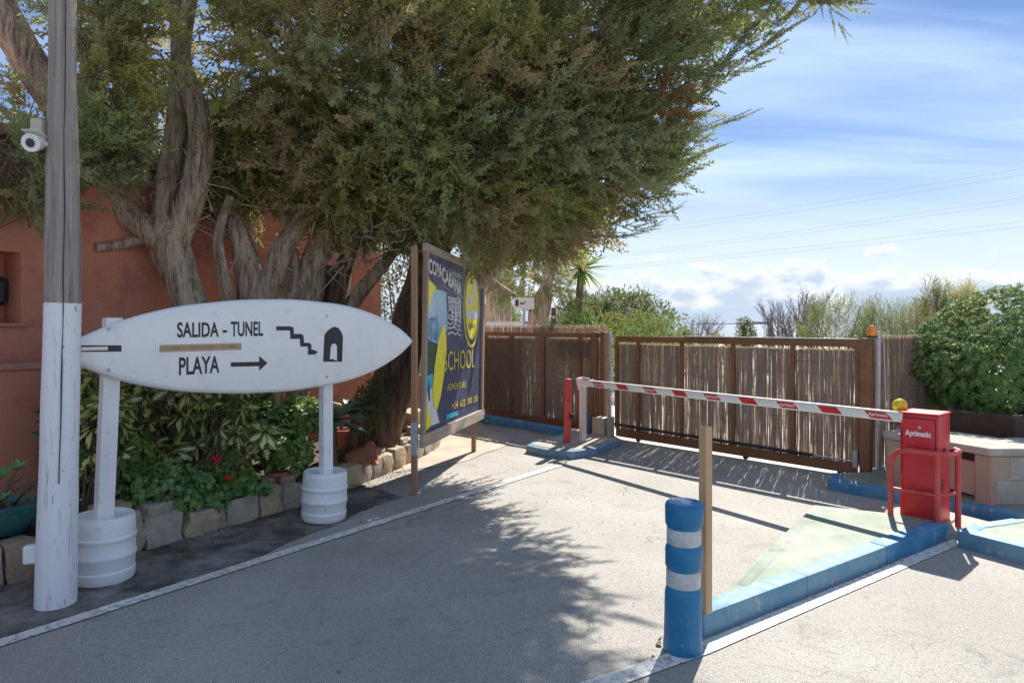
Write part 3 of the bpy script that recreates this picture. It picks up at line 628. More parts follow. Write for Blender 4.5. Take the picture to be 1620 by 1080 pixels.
bil('print_blue', [(675.5, 450), (689, 457), (706, 462), (708, 520), (694, 545), (674, 535)], MT['sky1'])
bil('print_yellow', [(674, 437), (690, 455), (682, 470), (674, 505)], MT['yellow'], 2)
bil('print_sea', [(673, 505), (692, 499), (694, 540), (673, 535)], MT['sea1'], 2)
bil('print_jungle', [(672.5, 540), (690, 546), (685, 589), (674, 593)], MT['jungle'], 1)
bil('print_aqua', [(672, 596), (684.5, 590), (684, 614), (671.5, 622)], MT['aqua'], 1)
bil('print_foam', [(671.5, 622), (684, 614), (688, 640), (695, 668), (683, 673), (675, 640)], MT['palewhite'], 1)
bil('print_kite', [(676, 617), (678, 598), (679.5, 618), (680, 634), (677.5, 634)], MT['navy'], 2)
bil('print_yellow_corner', [(670.5, 640), (675, 640), (683, 671), (672, 682), (670, 680)], MT['yellow'], 2)
bil('print_surfboard', [(701, 510), (705, 530), (705.5, 552), (702, 590), (696, 628), (690, 649), (685, 640), (683.5, 612), (687, 575), (693, 535)], MT['yellow'], 3)
def ell(cx, cy, rx, ry, n=26): return [(cx+rx*math.cos(2*math.pi*i/n), cy-ry*math.sin(2*math.pi*i/n)) for i in range(n)]
bil('logo_ring', ell(745.5, 489, 12.6, 61), MT['yellow'], 1); bil('logo_gap', ell(745.5, 488, 11.4, 57), MT['navy'], 2); bil('logo_disc', ell(745.5, 486, 10.3, 51), MT['yellow'], 3)
bil('logo_swirl', [(739, 478), (741, 470), (746, 464), (747.5, 440), (750, 447), (749, 468), (745, 480), (740, 484)], MT['palewhite'], 4)
bil('logo_haze', [(737, 490), (755.4, 490), (755, 505), (737, 503)], MT['palewhite'], 4)
def bt(body, x0, x1, ytl, ybl, ytr, ybr, mat, k=4, bold=.01):
    vs, fs = textmesh(body, bold); a, b, c, d = quv(x0, ybl), quv(x1, ybr), quv(x1, ytr), quv(x0, ytl)
    P = [qpt(a[0]+(b[0]-a[0])*x, (a[1]+(b[1]-a[1])*x)*(1-y)+(d[1]+(c[1]-d[1])*x)*y, .0025*k) for x, y in vs]
    og = WLOC[pan]; me = bpy.data.meshes.new('lettering'); me.from_pydata([p-og for p in P], [], fs); return link('lettering', me, mat, pan, og)
bt('COPA', 677, 698, 407, 432, 420, 442, MT['palewhite'], bold=.03)
bt('CABANA', 698, 728.5, 420, 443, 448, 470, MT['palewhite'], bold=.03)
bt('GARDEN', 709, 728.5, 425.5, 433, 435, 442, MT['palewhite'], bold=0)
bt('SCHOOL', 700.5, 750, 556, 587, 552, 581, MT['goldtext'], bold=0)
bt('ADVENTURE', 706, 736, 607, 618, 603, 612.5, MT['goldtext'], bold=.0)
for w_, xa, xb in (('+34', 713.5, 723), ('622', 726.5, 735), ('300', 738, 745.5), ('250', 748, 754.5)):
    ya = 636-(xa-713.5)*.268; yb2 = 636-(xb-713.5)*.268; bt(w_, xa, xb, ya, ya+12-(xa-713.5)*.073, yb2, yb2+12-(xb-713.5)*.073, MT['goldtext'], bold=.01)
bt('TARIFA', 739.5, 750, 512, 521, 511, 519, MT['navy'], 5, .01)
bil('print_cyan', [(704, 655), (723, 650), (723, 656), (704, 664)], MT['aqua'], 4)
random.seed(5)
for r in range(9):                                             # hand-drawn white doodle panel
    y0 = 469+r*7; pts = []
    for i in range(9): pts.append((706.5+i*2.6, y0+random.uniform(-2.6, 2.6)+i*.5))
    bil('doodle_stroke', [(x, y-1.1) for x, y in pts]+[(x, y+1.3) for x, y in pts[::-1]], MT['palewhite'], 5+r % 2)
for i in range(8):
    x = 707+i*2.6; y = 468+i*.6; bil('doodle_stroke', [(x, y), (x+1.1, y), (x+1.1+random.uniform(-1, 1), y+random.uniform(22, 58)), (x+random.uniform(-1, 1), y+random.uniform(20, 56))], MT['palewhite'], 7)
def frail(a, b, w, mat, nm):
    (u0, z0), (u1, z1) = a, b; dv = Vector((u1-u0, z1-z0)).normalized(); nv = Vector((-dv.y, dv.x))*w/2
    q = [(u0-nv.x, z0-nv.y), (u1-nv.x, z1-nv.y), (u1+nv.x, z1+nv.y), (u0+nv.x, z0+nv.y)]; return qbox(q, -.02, .028).build(nm, mat, bb, bevel=.004)
frail((c01[0]-.04, c01[1]), (c11[0]+.04, c11[1]), .085, MT['oldrail'], 'top_rail'); frail((c00[0]-.04, c00[1]), (c10[0]+.06, c10[1]), .13, MT['oldrail'], 'bottom_rail')
frail((c00[0]+.012, c00[1]+.05), (c01[0]+.012, c01[1]-.03), .06, MT['oldtimber'], 'side_rail'); frail((c10[0]-.01, c10[1]+.05), (c11[0]-.01, c11[1]-.03), .07, MT['oldtimber'], 'side_rail')
MB().box(Q0-qn*.03+Vector((0, 0, 1.22)), (.055, .055, 2.5), math.atan2(qd.y, qd.x)).build('post', MT['orangepost'], bb, bevel=.004)
MB().box(Q0-qn*.03+Vector((0, 0, .56)), (.062, .062, .33), math.atan2(qd.y, qd.x)).build('metal_sleeve', MT['galv'], bb, bevel=.003)
MB().box(Q1-qn*.03+Vector((0, 0, 1.16)), (.055, .055, 2.36), math.atan2(qd.y, qd.x)).build('post', MT['orangepost'], bb, bevel=.004)

# ------------------------------------------------------------------ reed gates and fences
def reeds(parent, A, B, y, z0, z1, seed, dens=330, gap=.10, lowgap=.2, name='reed_screen', jz=.02):
    r = np.random.default_rng(seed); A = np.array(A[:2]); B = np.array(B[:2]); L = np.linalg.norm(B-A); d = (B-A)/L; nn = np.array([-d[1], d[0]])
    N = int(L*dens); s = np.sort(r.uniform(0, L, N)); keep = r.random(N) > gap*(.6+.8*np.sin(s*2.1)**2); s = s[keep]; N = len(s)
    rad = r.uniform(.0016, .0040, N); off = y+r.uniform(-.008, .008, N)
    top = z1+r.uniform(-jz, jz*.6, N); bot = z0+np.where(r.random(N) < lowgap, r.uniform(0, (z1-z0)*.45, N), r.uniform(0, .03, N))
    lean = r.normal(0, .022, N); quads = []
    for (f0, f1) in ((0., .5), (.5, 1.)):
        for k in range(3):
            th0, th1 = k*2.0944, (k+1)*2.0944; pts = []
            for (f, th) in ((f0, th0), (f0, th1), (f1, th1), (f1, th0)):
                bow = .006*np.sin(np.pi*f)*np.sin(s*37); ss = s+lean*f+bow+rad*np.cos(th); oo = off+rad*np.sin(th)
                p = np.stack([A[0]+d[0]*ss+nn[0]*oo, A[1]+d[1]*ss+nn[1]*oo, bot+(top-bot)*f], 1); pts.append(p)
            quads.append(np.stack(pts, 1))
    o = npmesh(name, np.concatenate(quads), 4, MT['reed'], parent); o['kind'] = 'stuff'
    mb = MB(); A3 = Vector((A[0], A[1], 0)); B3 = Vector((B[0], B[1], 0)); n3 = Vector((nn[0], nn[1], 0))
    for z in np.arange(z0+.08, z1, .135):
        for e in (-.011,): mb.tube([A3+n3*(y+e)+Vector((0, 0, z)), (A3+B3)/2+n3*(y+e)+Vector((0, 0, z-.004)), B3+n3*(y+e)+Vector((0, 0, z))], .0011, 4, False)
    mb.build('binding_wire', MT['darkwire'], parent)
GA, GB = Vector((1.53, 10.2, 0)), Vector((3.90, 7.50, 0)); gd = (GB-GA).normalized(); gn = Vector((-gd.y, gd.x, 0))  # gn points away from the camera
sgt = thing('sliding_gate', 'wide sliding gate of reed screening in a brown steel frame with a black bar', 'gate', (GA+GB)/2)
def rail(parent, nm, A, B, z0, z1, y0, y1, mat, bev=.004):
    return MB().slab((A.x, A.y), (B.x, B.y), y0, y1, z0, z1).build(nm, mat, parent, bevel=bev)
Gi = GA+gd*.05; Gj = GB-gd*.10
rail(sgt, 'top_rail', Gi, Gj, 1.44, 1.52, -.03, .03, MT['steelbrown']); rail(sgt, 'rail_cap', Gi+gd*1.2, Gj, 1.52, 1.535, -.028, .028, MT['galv'])
rail(sgt, 'bottom_rail', Gi, Gj, .035, .15, -.03, .03, MT['steelbrown'])
for px in (976, 1010, 1079, 1160, 1254, 1357):
    t = online(px, GA, GB); p = GA.lerp(GB, t); rail(sgt, 'upright', p-gd*.024, p+gd*.024, .15, 1.44, -.026, .022, MT['steelbrown'])
reeds(sgt, Gi, Gj, .04, .10, 1.405, 3, 760, .08, .24)
for px in (1330, 1180, 1010):
    p = GA.lerp(GB, online(px, GA, GB)); MB().tube([p-gn*.02+Vector((0, 0, .03)), p+gn*.02+Vector((0, 0, .03))], .032, 14).build('roller', MT['black'], sgt, smooth=40)
p0 = GA+gd*.02-gn*.06+Vector((0, 0, .215)); p1 = GA.lerp(GB, online(1290, GA, GB))-gn*.06+Vector((0, 0, .185)); p2 = GB-gd*.13-gn*.06+Vector((0, 0, .18))
MB().tube([p0, p1], .021, 10).build('safety_edge', MT['black'], sgt, smooth=40); MB().tube([p1, p2], .013, 8).build('bar_end', MT['galv'], sgt, smooth=40)
MB().box(p2+gd*.03+Vector((0, 0, .03)), (.05, .03, .19), math.atan2(gd.y, gd.x)).build('bar_bracket', MT['galv'], sgt, bevel=.003)
for px, w, nm, l, m, h in ((1370, .11, 'gate_post', 'brown steel gate post under the amber beacon', 'steelbrown', 1.54), (944, .085, 'gate_post', 'wide brown steel guide post between the two reed gates', 'steelbrown', 1.575), (959, .075, 'gate_post', 'narrow brown steel guide post beside the sliding gate end', 'steelbrown', 1.575)):
    p = GA.lerp(GB, online(px, GA, GB)); p = p+gn*(.0 if px > 1300 else -.05); o = MB().box(p+Vector((0, 0, h/2)), (w, .09, h), math.atan2(gd.y, gd.x)).build(nm, MT[m], None, p, bevel=.005); setp(o, l, 'post')
p = GA.lerp(GB, online(968, GA, GB))-gn*.05; o = MB().box(p+Vector((0, 0, .79)), (.04, .05, 1.58), math.atan2(gd.y, gd.x)).build('guide_rail', MT['galv'], None, p, bevel=.003); setp(o, 'slim grey metal guide upright at the end of the sliding gate', 'post')
p = Vector((4.035, 7.52, 0)); o = MB().tube([p+Vector((0, 0, .05)), p+Vector((0, 0, 1.62))], .028, 14).build('fence_post', MT['galv'], None, p, smooth=40); setp(o, 'galvanised tube post next to the amber beacon', 'post')
LA, LB = Vector((-.47, 12.2, 0)), Vector((1.36, 10.36, 0)); le = (LB-LA).normalized(); ln = Vector((-le.y, le.x, 0))
fg = thing('fixed_gate', 'fixed reed gate leaf with brown steel frame behind the billboard', 'gate', (LA+LB)/2)
rail(fg, 'top_rail', LA, LB, 1.49, 1.56, -.025, .025, MT['steelbrown']); rail(fg, 'bottom_rail', LA, LB, .06, .17, -.025, .025, MT['steelbrown'])
for px, w in ((768, .04), (809, .05), (860, .025), (918, .028)):
    p = LA.lerp(LB, online(px, LA, LB)); rail(fg, 'upright', p-le*w, p+le*w, .17, 1.49, -.024, .02, MT['steelbrown'])
reeds(fg, LA, LB, .035, .10, 1.47, 4, 520, .05, .12)
MT['meshbrown'] = pmat('brown_mesh', (0.15, 0.11, 0.085), (0.21, 0.16, 0.125), 8, .8, 0)
def meshpanel(px0, px1, z0, z1, nm):
    a = LA.lerp(LB, online(px0, LA, LB)); b = LA.lerp(LB, online(px1, LA, LB)); mb = MB(); n = int((b-a).length/.012)
    for i in range(n+1): q = a.lerp(b, i/n)-ln*.03; mb.box(q+Vector((0, 0, (z0+z1)/2)), (.005, .004, z1-z0), math.atan2(le.y, le.x))
    for z in np.arange(z0, z1, .02): mb.slab((a-ln*.034).xy, (b-ln*.034).xy, -.0015, .0015, z, z+.004)
    mb.build(nm, MT['meshbrown'], fg)
meshpanel(772, 826, .18, 1.44, 'mesh_panel'); meshpanel(884, 938, 1.17, 1.42, 'mesh_panel')
bf = thing('reed_fence', 'taller brown reed fence standing just behind the fixed gate leaf', 'fence', (LA.x+.3, LA.y+.3, 0))
reeds(bf, LA+ln*.25-le*.5, LB+ln*.25-le*.1, 0, .05, 1.66, 6, 420, .04, .05, 'reed_screen', .05)
rf = thing('reed_fence', 'grey reed fence running from the tube post to the hedge', 'fence', (4.1, 7.6, 0))
reeds(rf, (3.99, 7.56), (6.2, 8.9), .02, .08, 1.55, 8, 560, .03, .05, 'reed_screen', .04)
# amber beacon, cable, motor
p = GA.lerp(GB, online(1379, GA, GB))+Vector((0, 0, 1.545)); bc = thing('beacon_lamp', 'small amber warning beacon on top of the gate post', 'beacon', p)
MB().lathe([(.05, 0), (.052, .015), (.046, .03)], 20, p).build('base', MT['black'], bc, smooth=40)
MB().lathe([(.046, .022), (.05, .03), (.046, .07), (.038, .115), (.028, .135), (.005, .14)], 20, p).build('lens', MT['amber'], bc, smooth=40)
o = MB().tube([p+Vector((.06, -.03, .0)), p+Vector((.11, -.05, -.06)), p+Vector((.12, -.05, -.5)), p+Vector((.125, -.06, -.95)), p+Vector((.10, -.12, -1.12)), p+Vector((.16, -.2, -1.2)), p+Vector((.27, -.3, -1.22))], .0065, 6).build('loose_cable', MT['wire'], None, p, smooth=60); setp(o, 'pale loose cable hanging down from the amber beacon', 'cable')
mo = Vector((1.29, 9.86, .104)); mt = thing('gate_motor', 'beige gate motor box on the worn blue kerbed island', 'gate motor', mo)
MB().box(mo+Vector((0, 0, .125)), (.20, .18, .25), math.atan2(gd.y, gd.x)).build('housing', MT['beige'], mt, bevel=.012, segs=2)
MB().box(mo+Vector((.12, -.09, .13)), (.035, .14, .27), math.atan2(gd.y, gd.x)).build('side_cover', MT['concrete'], mt, bevel=.006)
o = MB().box((1.09, 10.02, .25), (.13, .1, .28), math.atan2(gd.y, gd.x)).build('control_box', pmat('grey_blue_plastic', (0.1, 0.14, 0.2), None, bump=0), None, (1.09, 10.02, .104), bevel=.01); setp(o, 'grey blue control box behind the white barrier rest', 'control box')

# ------------------------------------------------------------------ barrier
rp = Vector((.74, 9.19, .10)); pr = thing('photocell_post', 'red square post with a photocell, left of the white barrier rest', 'post', rp)
MB().box(rp+Vector((.01, 0, .43)), (.075, .075, .86), .5, Matrix.Rotation(R(1.2), 3, 'Y')).build('post', MT['redpost'], pr, bevel=.006)
MB().box(rp+Vector((.06, -.04, .36)), (.03, .05, .08), .5).build('photocell', MT['black'], pr, bevel=.006)
wp = Vector((.963, 9.29, .10)); wr = thing('barrier_rest', 'white square fork post holding the tip of the barrier arm', 'barrier rest', wp)
MB().box(wp+Vector((0, 0, .37)), (.085, .06, .74), .5).build('post', MT['cream'], wr, bevel=.004)
MB().box(wp+Vector((-.03, 0, .79)), (.09, .06, .16), .5, Matrix.Rotation(R(-12), 3, 'Y')).build('fork_plate', MT['armwhite'], wr, bevel=.004)
MB().tube([wp+Vector((.03, -.03, .74)), wp+Vector((.11, -.03, .76)), wp+Vector((.13, -.03, .85))], .012, 8).build('fork_hook', MT['galv'], wr)
AA, AB = Vector((.93, 9.28, .905)), Vector((3.25, 5.66, .925)); ad = (AB-AA).normalized(); an = Vector((ad.y, -ad.x, 0)).normalized()
if an.y > 0: an = -an
bar = thing('boom_barrier', 'white boom barrier with red parallelogram stickers lying closed', 'barrier', AA)
prof = [(-.022, -.042), (.022, -.042), (.027, -.034), (.027, .034), (.022, .042), (-.022, .042), (-.027, .034), (-.027, -.034)]
vs = [P+an*x+Vector((0, 0, z)) for P in (AA, AB) for x, z in prof]; n = 8
MB().add(vs, [tuple(range(n)), tuple(range(n, 2*n))]+[(i, (i+1) % n, n+(i+1) % n, n+i) for i in range(n)]).build('boom', MT['armwhite'], bar, smooth=40)
MB().box(AA-ad*.012, (.05, .065, .095), math.atan2(ad.y, ad.x)).build('end_cap', MT['black'], bar, bevel=.008)
MB().box(AA+ad*.12+Vector((0, 0, .055)), (.13, .03, .03), math.atan2(ad.y, ad.x)).build('tip_bracket', MT['galv'], bar, bevel=.004)
def apt(s, z, y=.0285): return AA+ad*s+an*y+Vector((0, 0, z))
sps = [online(px, AA+an*.0285, AB+an*.0285)*(AB-AA).length for px in (946, 984, 1028, 1075, 1126, 1183, 1245, 1312, 1389)]
for k, s in enumerate(sps):
    h = .125; st_ = flat('sticker', [(s-h, .030), (s+h-.06, .030), (s+h, -.030), (s-h+.06, -.030)], lambda u, z: apt(u, z), MT['sticker'], bar)
    if k % 2 == 0: puttext('lettering', 'Aprimatic', lambda u, z: apt(u, z, .0305), s-.085, s+.085, -.02, .018, MT['armwhite'], st_, .02)
ang = math.atan2(-.74, .67)                                              # front of the cabinet runs this way
CO = Vector((3.22, 5.67, .07)); cf = Frame(CO, ang)
cb = thing('barrier_cabinet', 'red steel barrier cabinet lettered Aprimatic behind a red tube guard', 'barrier cabinet', CO)
W, D, HH = .285, .30, .89
MB(cf).box((W/2, D/2, HH/2), (W, D, HH)).build('body', MT['red'], cb, bevel=.010, segs=2, smooth=40)
dr = MB(cf).box((W/2, -.004, HH-.035-.30), (W-.05, .014, .60)).build('door', MT['red'], cb, bevel=.004)
MB(cf).box((W/2, -.002, HH-.335), (W-.036, .009, .612)).build('door_gap', MT['black'], cb)
MB(cf).box((W/2, D/2, HH+.006), (W+.012, D+.016, .014)).build('lid', MT['red'], cb, bevel=.005)
MB(cf).lathe([(.014, 0), (.014, .01), (.006, .014)], 14, (W/2+.01, -.011, HH-.10), Matrix.Rotation(R(90), 3, 'X')).build('lock', MT['galv'], dr, smooth=40)
puttext('lettering', 'Aprimatic', lambda u, z: cf(u, -.0125, z), .045, .235, HH-.19, HH-.13, MT['white'], dr, .035)
MB(cf).lathe([(.022, 0), (.022, .006), (.016, .008)], 16, (W+.0, .14, .60), Matrix.Rotation(R(90), 3, 'Y')).build('side_knob', MT['black'], cb, smooth=40)
for hz in (HH-.12, HH-.55): MB(cf).tube([(.022, -.012, hz), (.022, -.012, hz+.06)], .006, 8).build('hinge', MT['redtube'], cb)
MB(cf).box((W/2, D/2, .008), (W+.06, D+.06, .016)).build('base_plate', MT['concrete'], cb, bevel=.003)
for k in range(4): MB(cf).box((W+.001, .10+.0*k, .30+.022*k), (.004, .09, .008)).build('vent_slot', MT['black'], cb)
MB(cf).box((-.02, .12, HH-.06), (.05, .11, .11)).build('arm_clamp', MT['black'], cb, bevel=.01)
yb = cf(-.045, .14, HH+.045); bl = thing('beacon_lamp', 'round yellow flashing lamp beside the red cabinet top', 'beacon', yb)
tv = (Vector((0, 0, CAMH))-yb).normalized(); tv.z = 0; tv = (tv+Vector((-.3, 0, 0))).normalized(); tq = tv.to_track_quat('Z', 'Y').to_matrix()
MB().lathe([(.006, -.058), (.03, -.05), (.05, -.028), (.058, -.006)], 24, yb, tq).build('rear_lens', MT['yellowlens'], bl, smooth=40)
MB().lathe([(.06, -.007), (.062, 0), (.06, .007)], 24, yb, tq).build('rim', MT['yellowlens'], bl, smooth=40)
MB().lathe([(.058, .006), (.05, .028), (.03, .05), (.006, .058)], 24, yb, tq).build('front_lens', MT['yellowlens'], bl, smooth=40)
MB().lathe([(.03, -.085), (.03, -.05)], 14, yb).build('stem', MT['black'], bl)
gr = thing('tube_guard', 'red bent tube guard rail wrapped round the barrier cabinet', 'guard rail', cf(W/2, -.1, 0))
def arcp(c, r, a0, a1, n): return [(c[0]+r*math.cos(a0+(a1-a0)*i/n), c[1]+r*math.sin(a0+(a1-a0)*i/n)) for i in range(n+1)]
GH = .60; y0 = -.075; x0 = -.045; x1 = W+.10
path = [cf(x0, y0, .0), cf(x0, y0, GH-.13)]+[cf(x0+.13-.13*math.cos(a), y0, GH-.13+.13*math.sin(a)) for a in [R(q) for q in (20, 40, 60, 80, 90)]]
path += [cf(x, y, GH) for x, y in [(x1-.11, y0)]+arcp((x1-.11, y0+.11), .11, -math.pi/2, 0, 6)[1:]+[(x1, .16)]+arcp((x1-.08, .16), .08, 0, 1.2, 4)[1:]]
MB().tube(path, .022, 14).build('top_tube', MT['redtube'], gr, smooth=50)
for q in ((x1-.09, y0+.004), (x1-.005, .15)): MB().tube([cf(q[0], q[1], 0), cf(q[0], q[1], GH)], .022, 14).build('leg', MT['redtube'], gr, smooth=50)
MB().tube([cf(x0, y0, .27), cf(x1-.09, y0, .27), cf(x1-.005, .15, .27)], .015, 12).build('mid_rail', MT['redtube'], gr, smooth=50)
MB().tube([cf(x1-.09, y0, GH), cf(x1-.11, .02, GH+.005), cf(W, .03, GH+.005)], .02, 12).build('stay', MT['redtube'], gr, smooth=50)

# ------------------------------------------------------------------ posts and bollard
bo = gnd(1080, 1028); bl2 = thing('bollard', 'blue plastic traffic bollard with two pale reflective bands', 'bollard', bo)
tl = Matrix.Rotation(R(.6), 3, 'Y')
bprof = [(.097, 0), (.100, .012), (.100, .05), (.0975, .07), (.0955, .20), (.095, .30), (.090, .325), (.086, .335), (.086, .43), (.090, .437), (.094, .445), (.095, .53), (.092, .545), (.086, .555), (.086, .645), (.092, .652), (.097, .67), (.0985, .75), (.095, .765), (.085, .775), (.078, .772), (.04, .765), (.01, .763)]
MB().lathe(bprof, 40, bo, tl).build('body', MT['bollard'], bl2, smooth=35)
for z0, z1 in ((.342, .425), (.56, .64)): MB().lathe([(.086, z0-.001), (.0882, z0+.003), (.0885, (z0+z1)/2), (.0882, z1-.003), (.086, z1+.001)], 40, bo, tl).build('reflective_band', MT['band'], bl2, smooth=50)
wp2 = Vector((1.06, 3.74, .118)); o = MB().box(wp2+Vector((0, 0, .51)), (.056, .05, 1.02), .62).build('timber_post', MT['timber'], None, wp2, bevel=.003); setp(o, 'slim square planed timber post beside the blue bollard', 'post')

# ------------------------------------------------------------------ masonry bench and planter
bn0 = thing('masonry_bench', 'low concrete bench with a niche beneath, behind the red cabinet', 'bench', (4.25, 6.3, .1))
MB().prism([(3.80, 7.0), (4.22, 6.02), (5.4, 6.02), (5.4, 6.62), (4.72, 6.62), (4.3, 7.35)], .53, .60).build('seat_slab', MT['concrete'], bn0, bevel=.012, segs=2)
MB().prism([(3.82, 6.98), (3.98, 6.62), (4.42, 6.85), (4.28, 7.3)], .08, .53).build('end_wall', MT['pinkish'], bn0, bevel=.01)
MB().prism([(4.18, 6.17), (4.24, 6.03), (4.62, 6.03), (4.62, 6.6), (4.5, 6.6)], .08, .53).build('corner_block', MT['pinkish'], bn0, bevel=.012)
for i in range(3):
    for j in range(2): MB().box((4.47+.42*i+(.12*j), 6.045, .205+.215*j), (.40, .05, .205)).build('block', MT['concrete'], bn0, bevel=.008)
MB().prism([(4.28, 7.3), (4.42, 6.85), (4.66, 6.6), (4.74, 6.64), (4.36, 7.36)], .08, .53).build('back_wall', MT['pinkish'], bn0)
pp = Vector((4.2, 6.42, .1)); o = MB().box(pp+Vector((.05, .05, .17)), (.30, .02, .31), R(-68), Matrix.Rotation(R(6), 3, 'Y')).build('leaning_board', pmat('pale_pink_board', (0.5, 0.37, 0.29), (0.55, 0.42, 0.34), 5, .7, .1), None, pp, bevel=.004); setp(o, 'loose pale pink board with a hole leaning inside the bench niche', 'board')
o = MB().prism([(4.62, 7.35), (4.95, 6.72), (8.5, 6.5), (8.5, 6.7), (5.05, 6.92), (4.75, 7.45)], .08, .78).build('planter_wall', MT['planter'], None, (4.9, 6.8, .08), bevel=.01); setp(o, 'dark brown planter wall under the clipped hedge', 'wall')

# ------------------------------------------------------------------ vegetation helpers
def basis(Dv, r):
    Dv = Dv/np.linalg.norm(Dv, axis=1, keepdims=True); a = r.normal(size=Dv.shape)
    Rt = np.cross(Dv, a); Rt /= np.linalg.norm(Rt, axis=1, keepdims=True); return Rt, Dv, np.cross(Rt, Dv)
def stamp(T, P, Dv, sc, r):
    """copy template T (k,3; y forward) to points P along directions Dv"""
    Rt, Dn, Up = basis(Dv, r); sc = np.asarray(sc).reshape(-1, 1, 1)
    return P[:, None, :]+sc*(T[None, :, 0:1]*Rt[:, None, :]+T[None, :, 1:2]*Dn[:, None, :]+T[None, :, 2:3]*Up[:, None, :])
def plume(seed, n=27, sub=4, spread=.23):
    """pointed cypress shoot, unit length along y: short scaly twiglets all round a stem"""
    r = np.random.default_rng(seed); tri = []
    for i in range(n):
        t = .04+.94*i/(n-1); th = i*2.4+r.uniform(-.4, .4); L = spread*(1.05-t*.80)*r.uniform(.75, 1.2)
        rad = np.array([np.cos(th), 0, np.sin(th)]); d = rad*.75+np.array([0, 1.0, 0]); d /= np.linalg.norm(d)
        b = np.array([0, t, 0])+np.array([.03*np.sin(t*3+seed), 0, .03*np.cos(t*2.3)]); s = np.cross(d, r.normal(size=3)); s /= np.linalg.norm(s); w = .025
        tri.append([b-s*w*.6, b+s*w*.6, b+d*L])
        for k in range(sub):
            f = .25+.7*k/sub; q = b+d*L*f; sd = s if k % 2 else -s
            d2 = d*.8+sd*.75+r.normal(size=3)*.25; d2 /= np.linalg.norm(d2); l2 = L*(.55-.3*f); pn = np.cross(d2, r.normal(size=3)); pn /= np.linalg.norm(pn)
            tri.append([q-pn*w*.75, q+pn*w*.75, q+d2*l2])
    return np.array(tri).reshape(-1, 3)
PL = [plume(s) for s in range(4)]
def leaf_t(w, bend=.15):       # folded leaf, two triangles pairs (quad per half), unit length
    return np.array([[0, 0, 0], [w, .45, -bend*.3], [0, 1, -bend], [0, .5, bend*.3], [0, 0, 0], [0, .5, bend*.3], [0, 1, -bend], [-w, .45, -bend*.3]])
def rosette_t(n, w, tilt, seed=0, bend=.2):
    r = np.random.default_rng(seed); T = leaf_t(w, bend); out = []
    for i in range(n):
        a = 2*np.pi*i/n+r.uniform(-.25, .25); el = tilt+r.uniform(-.25, .25); s = r.uniform(.8, 1.1)
        f = np.array([np.cos(a)*np.cos(el), np.sin(el), np.sin(a)*np.cos(el)]); sd = np.array([-np.sin(a), 0, np.cos(a)]); up = np.cross(sd, f)
        out.append(s*(T[:, 0:1]*sd+T[:, 1:2]*f+T[:, 2:3]*up))
    return np.concatenate(out)
def ellpts(c, rad, n, r, inner=.55, zmin=-1):
    v = r.normal(size=(n*3, 3)); v /= np.linalg.norm(v, axis=1, keepdims=True); v = v[v[:, 2] > zmin][:n]; k = r.uniform(inner**3, 1, (len(v), 1))**(1/3)
    return np.array(c)+v*k*np.array(rad), v
def lumpy(P, amp, fq): return np.array([[amp*mnoise.noise(Vector(p)*fq+Vector((k*9, 0, 0))) for k in range(3)] for p in P])
def leafcloud(name, label, cat, base, ells, n, size, mat, seed, trunk=None, group=None, T=None, up=.3, trunkmat='twig', tintfreq=.9, jag=.0):
    r = np.random.default_rng(seed); root = thing(name, label, cat, base, group); T = leaf_t(.2) if T is None else T; Ps = []; Ds = []
    vol = np.array([e[1][0]*e[1][1]+e[1][1]*e[1][2] for e in ells]); vol = vol/vol.sum()
    for e, f in zip(ells, vol):
        p, v = ellpts(e[0], e[1], int(n*f), r, .5, -.75); Ps.append(p); Ds.append(v+np.array([0, 0, up])+r.normal(size=v.shape)*.6)
    P = np.concatenate(Ps); Dv = np.concatenate(Ds)
    if jag: P = P+lumpy(P, jag, 1/(jag*2.2))
    V = stamp(T, P, Dv, r.uniform(.6, 1.25, len(P))*size, r); tint = np.clip(.35+1.3*np.array([mnoise.noise(Vector(p)*tintfreq) for p in P]), 0, 1)
    npmesh('foliage', V, 4, mat, root, tint=tint)
    mb = MB(); b = Vector(base)
    for e in ells:
        c = Vector(e[0])
        for k in range(3):
            tip = c+Vector((random.uniform(-.6, .6)*e[1][0], random.uniform(-.5, .5)*e[1][1], random.uniform(-.2, .6)*e[1][2])); m = b.lerp(tip, .5)+Vector((random.uniform(-.1, .1), 0, .1))
            mb.tube([b+Vector((random.uniform(-.05, .05), random.uniform(-.05, .05), -.02)), m, tip], [.03*size/.08*.6, .02, .006], 5, False)
    mb.build('stem', MT[trunkmat], root); return root

# ------------------------------------------------------------------ cypress trees
def path(pts):
    """smooth the marked joints into a flowing limb"""
    P = [at(*p[:3]) for p in pts]; rr = [p[3] for p in pts]; out = []; ro = []
    for i in range(len(P)-1):
        p0 = P[max(i-1, 0)]; p1 = P[i]; p2 = P[i+1]; p3 = P[min(i+2, len(P)-1)]
        for k in range(6):
            t = k/6; out.append(.5*((2*p1)+(p2-p0)*t+(2*p0-5*p1+4*p2-p3)*t*t+(3*p1-p0-3*p2+p3)*t**3)); ro.append(rr[i]*(1-t)+rr[i+1]*t)
    out.append(P[-1]); ro.append(rr[-1]); return out, ro
def limb(nm, pts, parent, mat, lob=.22):
    p, r = path(pts); r = [x*(1+.10*mnoise.noise(q*2.3)) for x, q in zip(r, p)]; return MB().tube(p, r, 18, lob=lob).build(nm, mat, parent, smooth=60)
ta = thing('cypress_tree', 'cypress with a thick pale forked trunk leaning left above the surfboard sign', 'tree', at(362, 750, 6.75))
limb('trunk', [(366, 765, 6.8, .20), (358, 690, 6.8, .165), (343, 620, 6.8, .16), (318, 530, 6.8, .165), (294, 455, 6.82, .17), (272, 395, 6.85, .18), (262, 360, 6.86, .17), (258, 335, 6.88, .1)], ta, MT['bark'])
